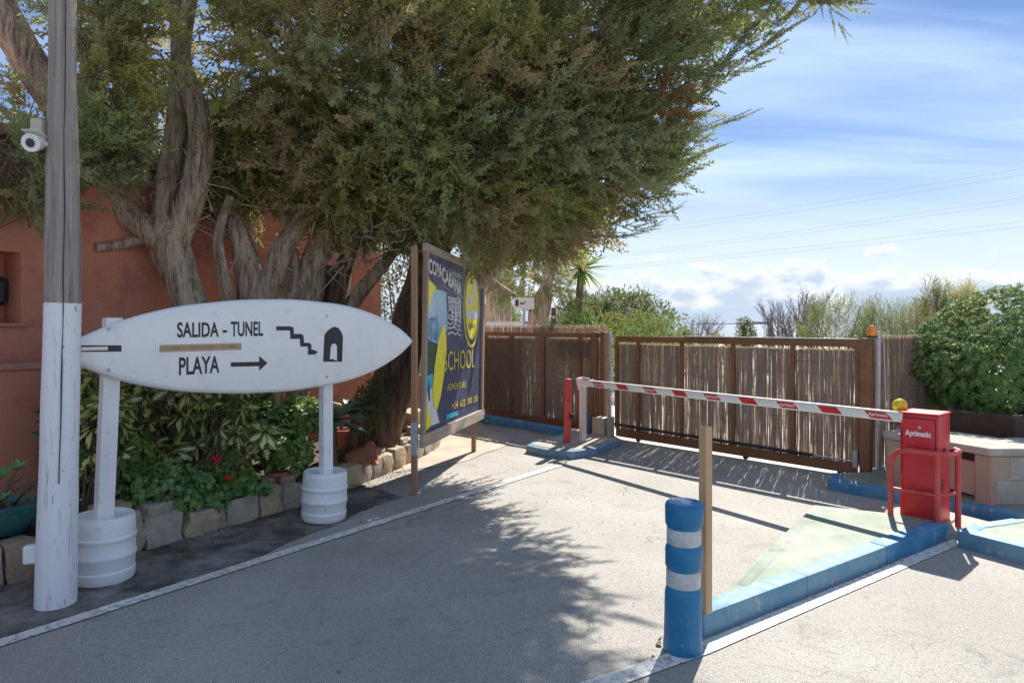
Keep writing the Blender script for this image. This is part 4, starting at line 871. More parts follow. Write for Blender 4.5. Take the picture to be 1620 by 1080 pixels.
limb('limb', [(272, 405, 6.85, .13), (238, 368, 6.8, .125), (195, 335, 6.75, .12), (160, 285, 6.7, .115), (118, 215, 6.65, .11), (60, 120, 6.55, .16), (15, 45, 6.45, .15), (-50, -90, 6.4, .12)], ta, MT['bark'])
limb('limb', [(262, 375, 6.86, .11), (258, 325, 6.84, .10), (268, 260, 6.86, .10), (280, 190, 6.9, .10), (283, 120, 6.95, .085), (281, 50, 7.0, .075), (270, -60, 7.0, .07)], ta, MT['bark'])
limb('limb', [(276, 390, 6.86, .13), (296, 330, 6.84, .125), (314, 262, 6.86, .125), (317, 200, 6.88, .125), (300, 140, 6.9, .10), (290, 90, 6.95, .08), (300, 0, 7.0, .07), (330, -90, 7.1, .06)], ta, MT['bark'])
limb('branch', [(235, 372, 6.85, .06), (175, 362, 6.8, .06), (110, 340, 6.7, .055), (50, 300, 6.6, .05), (-10, 255, 6.5, .045)], ta, MT['bark'], .08)
limb('branch', [(160, 352, 6.85, .05), (100, 325, 6.8, .045), (40, 310, 6.75, .04), (-20, 280, 6.7, .035)], ta, MT['bark'], .08)
limb('branch', [(110, 240, 6.9, .04), (60, 225, 7.0, .035), (20, 205, 7.0, .03), (-30, 190, 7.0, .025)], ta, MT['barkdark'], .08)
limb('branch_stub', [(232, 378, 6.8, .05), (190, 387, 6.65, .048), (151, 392, 6.5, .046)], ta, MT['bark'], .05)
tb = thing('cypress_tree', 'cypress with slender forked trunks rising behind the TUNEL lettering', 'tree', at(430, 745, 7.3))
limb('trunk', [(436, 750, 7.3, .15), (428, 640, 7.3, .13), (412, 540, 7.3, .15), (402, 480, 7.3, .16), (392, 420, 7.3, .13), (378, 375, 7.3, .10), (358, 335, 7.35, .09), (325, 312, 7.4, .06)], tb, MT['bark'])
limb('limb', [(405, 500, 7.3, .11), (424, 455, 7.3, .115), (445, 400, 7.3, .11), (472, 355, 7.32, .10), (492, 322, 7.35, .085), (520, 250, 7.4, .06)], tb, MT['bark'])
limb('limb', [(440, 600, 7.5, .09), (446, 520, 7.5, .085), (458, 450, 7.5, .08), (462, 400, 7.5, .07), (450, 350, 7.5, .05), (440, 300, 7.5, .04)], tb, MT['bark'])
limb('limb', [(372, 560, 7.1, .07), (362, 480, 7.1, .065), (350, 420, 7.1, .06), (345, 370, 7.1, .05), (365, 310, 7.1, .04)], tb, MT['bark'])
tcx = thing('cypress_tree', 'cypress with a sawn limb stump and dark stems above the stairs symbol', 'tree', at(468, 745, 7.7))
limb('trunk', [(468, 745, 7.7, .13), (470, 640, 7.7, .12), (480, 540, 7.7, .14), (488, 460, 7.7, .15), (500, 400, 7.7, .13), (515, 350, 7.7, .10), (530, 290, 7.8, .07)], tcx, MT['bark'])
limb('limb', [(452, 482, 7.65, .10), (480, 442, 7.65, .095), (508, 405, 7.65, .085), (520, 370, 7.65, .07), (518, 330, 7.7, .05)], tcx, MT['bark'])
MB().tube([at(470, 462, 7.62), at(457, 459, 7.45)], [.09, .085], 16).build('sawn_stump', MT['cut'], tcx, smooth=50)
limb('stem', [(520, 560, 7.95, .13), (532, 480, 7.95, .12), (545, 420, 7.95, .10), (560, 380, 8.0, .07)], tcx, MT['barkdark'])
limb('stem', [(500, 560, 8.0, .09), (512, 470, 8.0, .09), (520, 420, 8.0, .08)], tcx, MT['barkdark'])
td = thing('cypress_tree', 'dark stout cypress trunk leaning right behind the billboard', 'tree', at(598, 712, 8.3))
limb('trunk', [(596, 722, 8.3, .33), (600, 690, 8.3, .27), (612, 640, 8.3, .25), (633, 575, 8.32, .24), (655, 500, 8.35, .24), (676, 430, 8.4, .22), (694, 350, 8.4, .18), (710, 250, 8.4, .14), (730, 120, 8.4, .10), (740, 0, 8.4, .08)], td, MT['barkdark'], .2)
limb('limb', [(548, 492, 8.05, .085), (575, 455, 8.05, .08), (602, 424, 8.05, .075), (625, 395, 8.1, .06), (660, 340, 8.2, .05)], td, MT['bark'])
limb('limb', [(672, 480, 8.4, .12), (715, 462, 8.75, .11), (750, 450, 9.1, .10), (782, 425, 9.3, .09), (830, 370, 9.4, .07), (890, 290, 9.3, .05)], td, MT['bark'])
limb('branch', [(768, 435, 9.2, .05), (790, 452, 9.6, .04), (815, 468, 9.8, .03)], td, MT['bark'])
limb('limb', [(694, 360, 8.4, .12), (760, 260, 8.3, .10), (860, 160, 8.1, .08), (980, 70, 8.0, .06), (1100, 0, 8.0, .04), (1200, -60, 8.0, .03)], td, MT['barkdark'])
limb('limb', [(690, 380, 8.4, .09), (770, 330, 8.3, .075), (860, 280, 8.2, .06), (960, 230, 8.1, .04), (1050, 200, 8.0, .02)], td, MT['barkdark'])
# crown volumes: (centre, radii, plumes, owner)
CROWN = [((-3.95, 5.5, 3.02), (.6, .3, .38), 120, ta), ((-3.35, 6.25, 3.2), (.5, .4, .33), 120, ta), ((-2.75, 7.5, 3.4), (.6, .4, .42), 190, tb), ((-2.0, 7.55, 3.2), (.6, .4, .42), 190, tb), ((-1.5, 7.9, 2.65), (.5, .5, .38), 150, tcx), ((-4.7, 6.9, 3.45), (.95, .6, .75), 190, ta), ((-2.6, 7.45, 3.55), (.75, .6, .5), 260, tb), ((-1.75, 7.4, 3.3), (.75, .6, .5), 240, tb), ((-3.7, 7.5, 3.6), (.7, .5, .6), 160, ta), ((-1.2, 7.5, 3.0), (.6, .45, .33), 150, tcx), ((-3.05, 6.9, 4.85), (1.45, 1.2, 1.55), 520, ta), ((-3.45, 6.05, 4.0), (.48, .42, .95), 170, ta), ((-4.5, 7.4, 5.1), (.9, 1.2, 1.3), 90, ta), ((-1.85, 7.0, 4.6), (1.05, 1.1, 1.55), 560, tb),
         ((-1.55, 7.3, 3.55), (1.0, .8, .75), 380, tb), ((-.75, 7.5, 4.1), (1.15, 1.1, 1.35), 700, tcx), ((-.5, 7.7, 3.2), (.95, .75, .5), 360, tcx), ((.35, 7.9, 4.1), (1.15, 1.1, 1.3), 680, td),
         ((.2, 8.9, 3.1), (.9, .8, .55), 360, td), ((.35, 9.4, 2.85), (.55, .5, .4), 130, td), ((1.05, 8.0, 5.0), (1.35, 1.2, 1.2), 680, td), ((2.15, 8.0, 5.75), (1.15, 1.0, .85), 330, td), ((1.2, 8.1, 3.75), (.75, .8, .7), 260, td),
         ((-1.0, 7.5, 6.2), (3.2, 1.7, 1.1), 900, tb), ((3.3, 8.0, 5.75), (.75, .5, .22), 60, td)]
acc_ = {}
r = np.random.default_rng(21)
twigs = {}
for c, rad, n, own in CROWN:
    P, v = ellpts(c, rad, int(n*1.32), r, .6)
    P = P+lumpy(P, .30, 1.1)
    Dv = v*np.array([1, 1, .55])*(1+0*n)+np.array([.12, -.05, .35 if c[0] > .9 else .02])+r.normal(size=v.shape)*.33
    # leave the forked trunk uncovered, as it stands clear of the foliage on the road side
    kx = P[:, 0]/P[:, 1]*FPX+810; ky = HOR-(P[:, 2]-CAMH)/P[:, 1]*FPX
    keep = ~((kx > 232) & (kx < 350) & (ky > 60) & (P[:, 1] < 7.1)) & ~((ky > 340) & (kx < 520)) & ~((ky > 395) & (kx < 640)) & ~((kx > 125) & (kx < 235) & (ky > 175+(kx-128)*1.6) & (P[:, 1] < 6.9)) & ~((kx < 130) & (ky > 20) & (ky < 190) & (r.random(len(P)) < .72))
    P = P[keep]; Dv = Dv[keep]
    acc_.setdefault((own, c[0] > .9), []).append((P, Dv))
    mb = twigs.setdefault(own, MB())
    for i in range(0, len(P), 2):
        a = Vector(P[i])-Vector(Dv[i]).normalized()*random.uniform(.15, .45)+Vector((random.gauss(0, .1), random.gauss(0, .15), random.gauss(0, .12))); b = Vector(P[i]); m = a.lerp(b, .5)+Vector((random.uniform(-.12, .12), random.uniform(-.12, .12), random.uniform(-.18, .02)))
        mb.tube([a, m, b], [.007, .005, .002], 4, False)
for (own, right), lst in acc_.items():
    P = np.concatenate([a for a, b in lst]); Dv = np.concatenate([b for a, b in lst]); N = len(P)
    sc = r.uniform(.28, .72, N); k = r.integers(0, 4, N)
    tint = np.clip(.36+1.7*np.array([mnoise.noise(Vector(p)*1.2) for p in P])+r.normal(0, .16, N), 0, 1); fresh = np.array([mnoise.noise(Vector(p)*.95+Vector((31, 7, 3))) for p in P]) > .10
    for part in (False, True):
        Vs = []; ts = []
        for j in range(4):
            s = (k == j) & (fresh == part)
            if s.any(): Vs.append(stamp(PL[j], P[s]-Dv[s]*.18, Dv[s], sc[s], r).reshape(-1, 3)); ts.append(np.repeat(tint[s], len(PL[j])))
        if Vs: o = npmesh('crown', np.concatenate(Vs), 3, MT['cypblue' if right and not part else 'cypfresh' if part else 'cyp'], own, tint=np.concatenate(ts)); o['kind'] = 'stuff'
    if not right: twigs[own].build('twigs', MT['twig'], own)['kind'] = 'stuff'
# long pointed shoots reaching out over the road on the right
Ps = []; Ds = []; Sc = []
for (px, py, Yd, dx, dz, L) in ((1010, 348, 8.0, .9, .06, .5), (985, 365, 8.1, .9, .02, .5), (1000, 325, 8.0, .85, .25, .55), (1050, 265, 7.9, .95, .2, .7), (1040, 245, 7.9, .8, .45, .6), (1075, 222, 7.9, .95, .2, .8), (1060, 190, 7.9, .8, .55, .8), (1090, 170, 7.9, .8, .5, .7), (1020, 300, 8.0, .9, .3, .5),
    (1160, 110, 7.9, .85, .45, .85), (1150, 90, 7.9, .7, .6, .8), (1190, 85, 7.9, .8, .6, .7), (1130, 118, 7.9, .95, .1, .7), (1200, 60, 7.9, .75, .5, .7), (1010, 280, 8.0, .95, .1, .6), (960, 372, 8.1, .95, .0, .5), (1030, 225, 7.9, .9, .35, .7), (1300, 5, 8.0, .95, -.05, .7), (1345, 2, 8.0, .95, .12, .6), (1310, 12, 8.0, .5, -.8, .45), (1270, 0, 8.0, .9, 0, .7)):
    base = at(px, py, Yd); dv = Vector((dx, random.uniform(-.25, .25), dz)).normalized(); n = 9
    for i in range(n):
        f = i/(n-1); p = base+dv*(L*1.15*(f-.35))+Vector((0, 0, .10*L*f*f)); sd = Vector((random.gauss(0, .3), random.gauss(0, .4), random.gauss(0, .22)))*(1-f*.7)
        Ps.append(p+sd*.12); Ds.append(dv+Vector((0, 0, .25*f))+sd); Sc.append(L*(.58-.12*f))
V = []
Ps = np.array(Ps); Ds = np.array(Ds); Sc = np.array(Sc); PT = [plume(40+s, 36, 4, .15) for s in range(3)]
V = np.concatenate([stamp(PT[j], Ps[j::3], Ds[j::3], Sc[j::3], r).reshape(-1, 3) for j in range(3)])
o = npmesh('shoot_tips', V, 3, MT['cypblue'], td, tint=r.random(len(V)//3)*.5); o['kind'] = 'stuff'
P, v = ellpts(tuple(at(1035, 170, 7.75)), (.34, .25, .22), 46, r, .2)
npmesh('dead_clump', stamp(PL[1], P, v+np.array([.5, -.2, .1]), r.uniform(.25, .42, len(P)), r), 3, MT['rust'], td)['kind'] = 'stuff'
# bare dead twigs hanging under the crowns
mb = MB()
for i in range(420):
    zone = random.choice(((330, 700, 290, 430, 7.0, 7.9), (330, 700, 290, 430, 7.0, 7.9), (130, 335, 230, 350, 6.7, 7.0), (-20, 70, 200, 330, 5.6, 6.1)))
    px = random.uniform(*zone[:2]); py = random.uniform(*zone[2:4]); Yd = random.uniform(*zone[4:]); a = at(px, py, Yd); L = random.uniform(.15, .6); d = Vector((random.gauss(0, .6), random.gauss(0, .5), random.uniform(-.9, .3))).normalized()
    m = a+d*L*.5+Vector((random.gauss(0, .04), 0, random.gauss(0, .04))); mb.tube([a, m, a+d*L+Vector((random.gauss(0, .06), 0, -.05))], [.008, .005, .002], 4, False)
mb.build('dead_twigs', MT['cut'], tb)['kind'] = 'stuff'

# ------------------------------------------------------------------ planting in the bed
# variegated schefflera: one leaf whorl mesh, each whorl a part
def schmesh(seed):
    r = np.random.default_rng(seed); V = []; F = []; mi = []; n = 8
    for i in range(n):
        a = 2*math.pi*i/n+r.uniform(-.2, .2); el = -.25+r.uniform(-.25, .3); L = .145*r.uniform(.8, 1.15); w = L*.21
        f = Vector((math.cos(a)*math.cos(el), math.sin(a)*math.cos(el), math.sin(el))); sd = Vector((-math.sin(a), math.cos(a), 0)); up = sd.cross(f)*-1; st = f*.03
        def P(y, x, z): return st+f*(y*L)+sd*(x*w)+up*(z*L)
        pts = [P(0, 0, 0), P(.3, .9, .02), P(.62, 1, -.02), P(.9, .55, -.09), P(1, 0, -.12), P(.9, -.55, -.09), P(.62, -1, -.02), P(.3, -.9, .02), P(.35, .35, .0), P(.65, .45, -.04), P(.85, .2, -.08), P(.85, -.2, -.08), P(.65, -.45, -.04), P(.35, -.35, .0)]
        b = len(V); V += pts
        F += [(b, b+1, b+8), (b+1, b+2, b+9, b+8), (b+2, b+3, b+10, b+9), (b+3, b+4, b+10), (b+4, b+11, b+10), (b+4, b+5, b+11), (b+5, b+6, b+12, b+11), (b+6, b+7, b+13, b+12), (b+7, b, b+13), (b, b+8, b+13), (b+8, b+9, b+12, b+13), (b+9, b+10, b+11, b+12)]
        yel = r.random() < .88
        mi += [0 if not yel else (1 if r.random() < .25 else 0) for _ in range(9)]+([1, 1, 1] if yel else [0, 0, 0])
    me = bpy.data.meshes.new('leaf_whorl'); me.from_pydata(V, [], F); me.materials.append(MT['schg']); me.materials.append(MT['schy']); me.polygons.foreach_set('material_index', mi); me.update(); return me
MT['schg'] = leafmat('schefflera_green', (0.05, 0.11, 0.05), (0.10, 0.19, 0.06), None, .15, .3, False, .6)
MT['schy'] = leafmat('schefflera_yellow', (0.54, 0.54, 0.13), (0.70, 0.66, 0.28), None, .25, .35, False, .5)
SM = [schmesh(s) for s in range(4)]
random.seed(19)
def schef(label, cx, cy, Yd, wpx, hpx, n):
    base = at(cx, 0, Yd); base.z = .2; root = thing('schefflera', label, 'shrub', base); mb = MB()
    for i in range(n):
        px = cx+random.uniform(-1, 1)*wpx; py = cy+random.uniform(-1, 1)*hpx; Yy = Yd+random.uniform(-.22, .2); c = at(px, py, Yy)
        o = bpy.data.objects.new('leaf_whorl', SM[i % 4]); COL.objects.link(o); o.parent = root; o.location = c-base
        o.rotation_euler = (random.uniform(.45, 1.25), random.uniform(-.5, .5), random.uniform(0, 6.3)); s = random.uniform(.8, 1.2); o.scale = (s, s, s)
        mb.tube([base+Vector((random.uniform(-.1, .1), random.uniform(-.05, .05), 0)), base.lerp(c, .55)+Vector((random.uniform(-.04, .04), .05, 0)), c], [.010, .007, .003], 5, False)
    mb.build('stem', MT['twig'], root); return root
schef('variegated yellow and green schefflera between the two signposts', 315, 640, 5.8, 105, 72, 95)
schef('variegated schefflera half hidden between the utility pole and the signpost', 152, 640, 5.3, 42, 105, 48)
jl = rosette_t(6, .34, .35, 3, .1); gl = rosette_t(5, .55, .15, 5, -.1)
def blob(px, py, Yd, rx, ry, rz): c = at(px, py, Yd); return (tuple(c), (rx, ry, rz))
def bedplant(name, label, cat, blobs, n, size, mat, seed, T):
    b = Vector(blobs[0][0]); b.z = .2; return leafcloud(name, label, cat, b, blobs, n, size, mat, seed, T=T, up=.5, tintfreq=3.0, jag=.06)
bedplant('jade_plant', 'jade plant with small fleshy leaves spilling over the wall under the schefflera', 'plant', [blob(240, 765, 5.45, .28, .2, .20), blob(330, 790, 5.7, .2, .12, .12), blob(390, 770, 6.0, .2, .14, .14), blob(310, 765, 5.75, .26, .2, .19), blob(275, 790, 5.5, .22, .14, .14), blob(345, 745, 5.9, .2, .16, .18), blob(215, 720, 5.6, .18, .2, .2)], 5600, .029, MT['jade'], 31, jl)
bedplant('jade_plant', 'bright green jade plant mounded to the left of the right white keg', 'plant', [blob(430, 690, 6.7, .3, .22, .3), blob(455, 720, 6.55, .26, .2, .22), blob(475, 660, 6.9, .22, .2, .22), blob(405, 655, 6.9, .2, .2, .25)], 4400, .031, MT['jade'], 32, jl)
bedplant('ivy_shrub', 'dark leafy undergrowth filling the bed behind the schefflera', 'shrub', [blob(250, 700, 6.15, .6, .2, .4), blob(170, 720, 5.7, .35, .2, .5), blob(130, 680, 5.5, .3, .2, .55), blob(380, 640, 6.9, .25, .2, .4)], 3800, .075, MT['olive'], 33, leaf_t(.3))
gp = bedplant('geranium', 'geranium with two red flower heads hanging over the stone wall', 'plant', [blob(355, 730, 5.95, .2, .15, .22), blob(345, 690, 6.05, .16, .14, .2), blob(372, 760, 5.85, .17, .12, .16), blob(345, 655, 6.2, .14, .12, .16)], 1800, .042, MT['geran'], 34, gl)
for px, py in ((344, 725), (362, 757)):
    c = at(px, py, 5.68); mb = MB()
    for i in range(9):
        q = c+Vector((random.gauss(0, .016), random.gauss(0, .008), random.gauss(0, .013))); mb.lathe([(.004, -.003), (.013, .0), (.011, .005), (.002, .003)], 7, q, Matrix.Rotation(random.uniform(-1, 1), 3, 'X'))
    mb.tube([c+Vector((0, .02, 0)), c+Vector((.0, .12, -.12))], .003, 5); mb.build('flower_head', MT['redflower'], gp)
# agave
def agave(label, px, py, Yd, n, L, lean=0):
    c = at(px, py, Yd); b = c.copy(); b.z = .2; root = thing('agave', label, 'agave', b); MB().tube([b, c], [.05, .04], 8).build('stalk', MT['barkdark'], root)
    for i in range(n):
        a = i*2.4; el = .95-1.15*i/n+random.uniform(-.1, .1); l = L*random.uniform(.8, 1.1)*(.75+.4*math.sin(i/n*3)); f = Vector((math.cos(a)*math.cos(el), math.sin(a)*math.cos(el), math.sin(el))); sd = Vector((-math.sin(a), math.cos(a), 0)); up = sd.cross(f)
        if up.z > 0: pass
        else: up = -up
        V = []; F = []
        for k, (t, w) in enumerate(((0, .035), (.25, .05), (.5, .062), (.75, .05), (.92, .022), (1, .002))):
            q = c+f*(l*t)-Vector((0, 0, 1))*(l*.28*t*t); V += [q-sd*w+up*.012, q-up*.004, q+sd*w+up*.012]
            if k: o_ = 3*(k-1); F += [(o_, o_+1, o_+4, o_+3), (o_+1, o_+2, o_+5, o_+4)]
        MB().add(V, F).build('leaf', MT['agave'], root, smooth=70)
agave('broad leaved agave behind the right signpost', 527, 668, 7.0, 17, .42)
agave('small agave rosette at the foot of the dark trunk', 560, 652, 7.6, 13, .34)
leafcloud('olive_shrub', 'small dark fine leaved shrub against the dark leaning trunk', 'shrub', tuple(gnd(580, 690, .2)), [blob(578, 650, 7.75, .18, .15, .28), blob(592, 625, 7.8, .14, .12, .2)], 900, .05, MT['olive'], 35)
# aeonium in the teal bowl, left of the pole
tp = Vector((-3.52, 4.78, .2)); tpo = MB().lathe([(.10, 0), (.13, .04), (.20, .14), (.225, .2), (.23, .21), (.21, .215), (.18, .17)], 28, tp+Vector((0, 0, .04))).build('bowl', MT['teal'], None, tp, smooth=40); setp(tpo, 'teal glazed bowl on the stone wall left of the pole', 'bowl')
ae = thing('aeonium', 'woody aeonium with leaf rosettes on bare stems in the teal bowl', 'succulent', tp+Vector((0, 0, .2))); mb = MB(); ro = rosette_t(14, .22, .5, 8, .05); Pq = []; Dq = []; Sq = []
for px, py, Yd, s in ((30, 740, 4.75, .075), (5, 750, 4.8, .075), (12, 785, 4.6, .05), (30, 815, 4.65, .06), (0, 820, 4.6, .06), (-20, 780, 4.7, .07), (45, 790, 4.9, .05), (18, 800, 4.85, .06), (48, 830, 4.8, .05)):
    c = at(px, py, Yd); Pq.append(c); Dq.append((random.uniform(-.3, .3), -.5, .9)); Sq.append(s); mb.tube([tp+Vector((random.uniform(-.1, .1), 0, .18)), tp.lerp(c, .6)+Vector((random.uniform(-.1, .1), 0, .1)), c], [.012, .010, .008], 6, False)
for px0, py0, px1, py1 in ((-10, 800, 62, 755), (5, 780, 35, 755), (62, 760, 20, 800), (30, 790, 62, 815)):
    mb.tube([at(px0, py0, 4.8), at((px0+px1)/2, (py0+py1)/2-4, 4.85), at(px1, py1, 4.9)], [.012, .011, .009], 6, False)
mb.build('stem', MT['twig'], ae); npmesh('leaves', stamp(ro, np.array(Pq), np.array(Dq), np.array(Sq), r), 4, MT['geran'], ae, tint=np.zeros(len(Pq)))['kind'] = 'stuff'
# pots
def pot(label, px, py, z, rr, h, tilt=None):
    g = gnd(px, py, z)+Vector((-.10, .16, -.03)); o = MB().lathe([(rr*.68, 0), (rr*.92, h*.78), (rr*.93, h*.8), (rr*1.06, h*.8), (rr*1.08, h*.98), (rr, h), (rr*.9, h*.97), (rr*.85, h*.85), (.01, h*.82)], 28, g, tilt).build('flower_pot', MT['terracotta'], None, g, smooth=40); setp(o, label, 'flower pot', 'terracotta pots along the bed')
pot('small terracotta pot just behind the left white keg', 218, 822, .2, .07, .16); pot('wide terracotta pot under the jade plant by the wall top', 277, 815, .2, .11, .12)
pot('terracotta pot beneath the geranium flowers', 388, 786, .2, .09, .13); pot('terracotta pot hidden under the bright jade plant', 445, 772, .2, .10, .15)
pot('large terracotta pot holding the agave at the dark trunk', 550, 712, .2, .15, .26); pot('brown clay jar lying tipped beside the agave pot', 560, 728, .27, .12, .3, Matrix.Rotation(R(75), 3, 'Y'))

# ------------------------------------------------------------------ clipped hedge on the right
hr = thing('hedge', 'dense clipped evergreen hedge of glossy leaf rosettes above the bench', 'hedge', (5.6, 7.7, .1)); r = np.random.default_rng(77)
Ps = []; Ds = []
for c, rad, n in (((6.15, 8.0, 1.28), (1.45, 1.05, .84), 5200), ((7.6, 8.0, 1.5), (1.6, 1.2, .95), 2600), ((5.55, 7.75, 1.05), (.80, .75, .62), 2000), ((6.9, 7.6, 1.1), (1.2, .9, .75), 900)):
    P, v = ellpts(c, rad, n, r, .80); m = np.abs(v).max(1, keepdims=True); P = np.array(c)+(P-np.array(c))*(1+.10*(1/np.maximum(m, .6)-1)); Ps.append(P); Ds.append(v+r.normal(size=v.shape)*.25+np.array([0, 0, .25]))
P = np.concatenate(Ps); Dv = np.concatenate(Ds); P = P+lumpy(P, .16, 1.9)+lumpy(P, .05, 6.0); k = P[:, 2] > .60; P = P[k]; Dv = Dv[k]
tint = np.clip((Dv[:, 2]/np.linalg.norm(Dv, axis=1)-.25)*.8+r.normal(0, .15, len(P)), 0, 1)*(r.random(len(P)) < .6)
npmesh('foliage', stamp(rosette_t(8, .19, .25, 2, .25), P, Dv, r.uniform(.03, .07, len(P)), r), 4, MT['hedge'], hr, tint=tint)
mb = MB()
for x, y in ((4.95, 7.62), (5.6, 7.5), (6.4, 7.7), (5.3, 7.9)):
    for k in range(5): mb.tube([(x, y, .08), (x+random.uniform(-.1, .1), y+random.uniform(-.1, .1), .7), (x+random.uniform(-.1, .8), y+random.uniform(0, .5), random.uniform(1.1, 1.6))], [.04, .03, .012], 7, False)
mb.build('trunk', MT['barkdark'], hr)

# ------------------------------------------------------------------ land behind the gate
def bush(name, label, cat, px, ptop, wpx, Yd, mat, n, size, seed, lobes=5, depth=None, T=None, tintfreq=.9):
    x = (px-810)/FPX*Yd; w = wpx/FPX*Yd/2; ztop = CAMH+(HOR-ptop)/FPX*Yd; rr = random.Random(seed); ells = []
    for i in range(lobes):
        a = rr.uniform(-.6, .6); hh = ztop*(.62+.0*i); ells.append(((x+a*w, Yd+rr.uniform(-.4, .4)*w, hh*(1-.45*abs(a))*rr.uniform(.85, 1.05)), (w*rr.uniform(.45, .62), w*rr.uniform(.45, .65), ztop*.36)))
    return leafcloud(name, label, cat, (x, Yd, -.006), ells, n, size, mat, seed, T=T, tintfreq=tintfreq, jag=w*.16)
bush('bush', 'large dark green rounded bush rising over the reed gate', 'bush', 985, 446, 200, 22, MT['bushdark'], 11000, .13, 51, 11)
bush('bush', 'yellow green bush in front of the dark rounded bush', 'bush', 985, 474, 120, 18.5, MT['bushlime'], 4500, .10, 52)
bush('bush', 'fresh bright green bush just over the gate top', 'bush', 1040, 488, 150, 16, MT['bushgreen'], 5000, .085, 53, 6)
bush('bush', 'pale flowering bush behind the white sign and fixed gate', 'bush', 900, 478, 140, 15, MT['bushpale'], 5000, .085, 54, 6)
bush('bush', 'fresh green bush below the yucca head', 'bush', 915, 466, 100, 12.5, MT['bushgreen'], 4500, .075, 63, 6)
bush('bush', 'tall blue green bush behind the yucca', 'bush', 920, 445, 95, 25, MT['bushdark'], 5000, .13, 55, 6)
bush('bush', 'small dark shrub between the green bush and the bare shrub', 'bush', 1078, 502, 34, 24, MT['bushdark'], 1200, .10, 56, 3)
bush('bush', 'low dry shrub beneath the bare grey shrub', 'bush', 1128, 524, 110, 23, MT['bushpale'], 2500, .10, 57, 6)
bush('bush', 'little round shrub beside the small upright tree', 'bush', 1213, 520, 26, 24, MT['bushdark'], 800, .09, 58, 3)
bush('small_tree', 'small upright dark tree against the sea', 'tree', 1180, 494, 36, 26, MT['bushdark'], 1700, .11, 59, 4)
leafcloud('bush', 'dark tangled bush between the house corner and the billboard post', 'bush', (-1.7, 10.9, 0), [blob(632, 470, 10.9, .5, .4, .55), blob(655, 530, 10.9, .45, .4, .5), blob(625, 420, 11.0, .5, .4, .5)], 3500, .07, MT['olive'], 62)
bush('bush', 'low dark bushes seen at the left over the fixed gate', 'bush', 790, 516, 80, 14.5, MT['bushdark'], 2500, .08, 60, 5)
bush('bush', 'green shrub standing behind the low white wall', 'bush', 800, 470, 90, 27, MT['bushgreen'], 4000, .13, 61, 5)
# feathery tamarisks
ft = np.array([[[-.03, 0, 0], [.03, 0, 0], [.0, 1, 0]]]).reshape(-1, 3)
def sprays(name, label, px, ptop, wpx, Yd, n, L, mat, seed, upd, cat='tree', wd=.02):
    r = np.random.default_rng(seed); x = (px-810)/FPX*Yd; w = wpx/FPX*Yd/2; zt = CAMH+(HOR-ptop)/FPX*Yd; b = Vector((x, Yd, -.006)); root = thing(name, label, cat, b)
    P, v = ellpts((x, Yd, zt*.56), (w, w*.8, zt*.42), n, r, .25); P = P+lumpy(P, w*.22, 1.6/w); Dv = v*.8+np.array([0, 0, upd])+r.normal(size=v.shape)*.35
    T = []
    for i in range(9):
        q = np.array([0, .1*i, .0]); d = np.array([np.cos(i*2.4)*.45, .5, np.sin(i*2.4)*.45])*.5; T += [q+[-wd, 0, 0], q+[wd, 0, 0], q+d]
    V = stamp(np.array(T), P, Dv, r.uniform(.7, 1.2, n)*L, r); npmesh('foliage', V, 3, mat, root, tint=np.clip(.3+np.array([mnoise.noise(Vector(p)*.8) for p in P]), 0, 1)); mb = MB()
    for i in range(14): q = Vector(P[i]); mb.tube([b, b.lerp(q, .5)+Vector((0, 0, .2)), q], [.05, .025, .008], 5, False)
    mb.build('stem', MT['twig'], root)
sprays('tamarisk', 'feathery light green tamarisk beside the bare trees', 1325, 476, 120, 15, 1500, .32, MT['tamarisk'], 71, .6)
sprays('tamarisk', 'feathery tamarisk behind the amber beacon', 1410, 478, 120, 14, 1400, .32, MT['tamarisk'], 72, .6)
sprays('tamarisk', 'thin olive tamarisk rising between the beacon and the hedge', 1452, 484, 70, 13, 700, .3, MT['bushpale'], 73, .7)
for i, (px, l) in enumerate(((1478, 'upright brown green conifer over the hedge top'), (1508, 'denser middle conifer in the row over the hedge top'), (1532, 'broad conifer at the end of the row over the hedge'))): sprays('conifer', l, px, 458+4*(i % 2), 46, 14, 800, .38, MT['bushpale'] if i == 0 else MT['cyp'], 75+i, 1.6)
# bare trees
def bare(label, px, ptop, Yd, spread, seed, depth=5, name='bare_tree', cat='tree', r0=.05):
    rr = random.Random(seed); x = (px-810)/FPX*Yd; zt = CAMH+(HOR-ptop)/FPX*Yd; b = Vector((x, Yd, -.02)); root = thing(name, label, cat, b); mb = MB()
    def grow(p, d, L, r_, k):
        q = p+d*L; m = p+d*(L*.5)+Vector((rr.gauss(0, .04), 0, rr.gauss(0, .03)))*L; mb.tube([p, m, q], [r_, r_*.85, r_*.62], 5 if k > 2 else 3, False)
        if k == 0: return
        for i in range(3 if k > 1 else 4):
            nd = (d+Vector((rr.gauss(0, spread), rr.gauss(0, spread), rr.uniform(.0, .25)))).normalized(); grow(q if i else m, nd, L*rr.uniform(.62, .85), r_*.6, k-1)
    tot = zt
    for s in range(3): grow(b, Vector((rr.gauss(0, .18), rr.gauss(0, .15), 1)).normalized(), tot*.30, r0, depth)
    mb.build('branches', MT['haytwig'], root)
bare('taller bare branched tree over the gate', 1274, 452, 20, .28, 5); bare('shorter bare tree left of the taller bare tree', 1240, 466, 20, .25, 8); bare('bare grey shrub with the sea behind', 1118, 490, 25, .5, 9, 5, 'bare_shrub', 'shrub', .04)
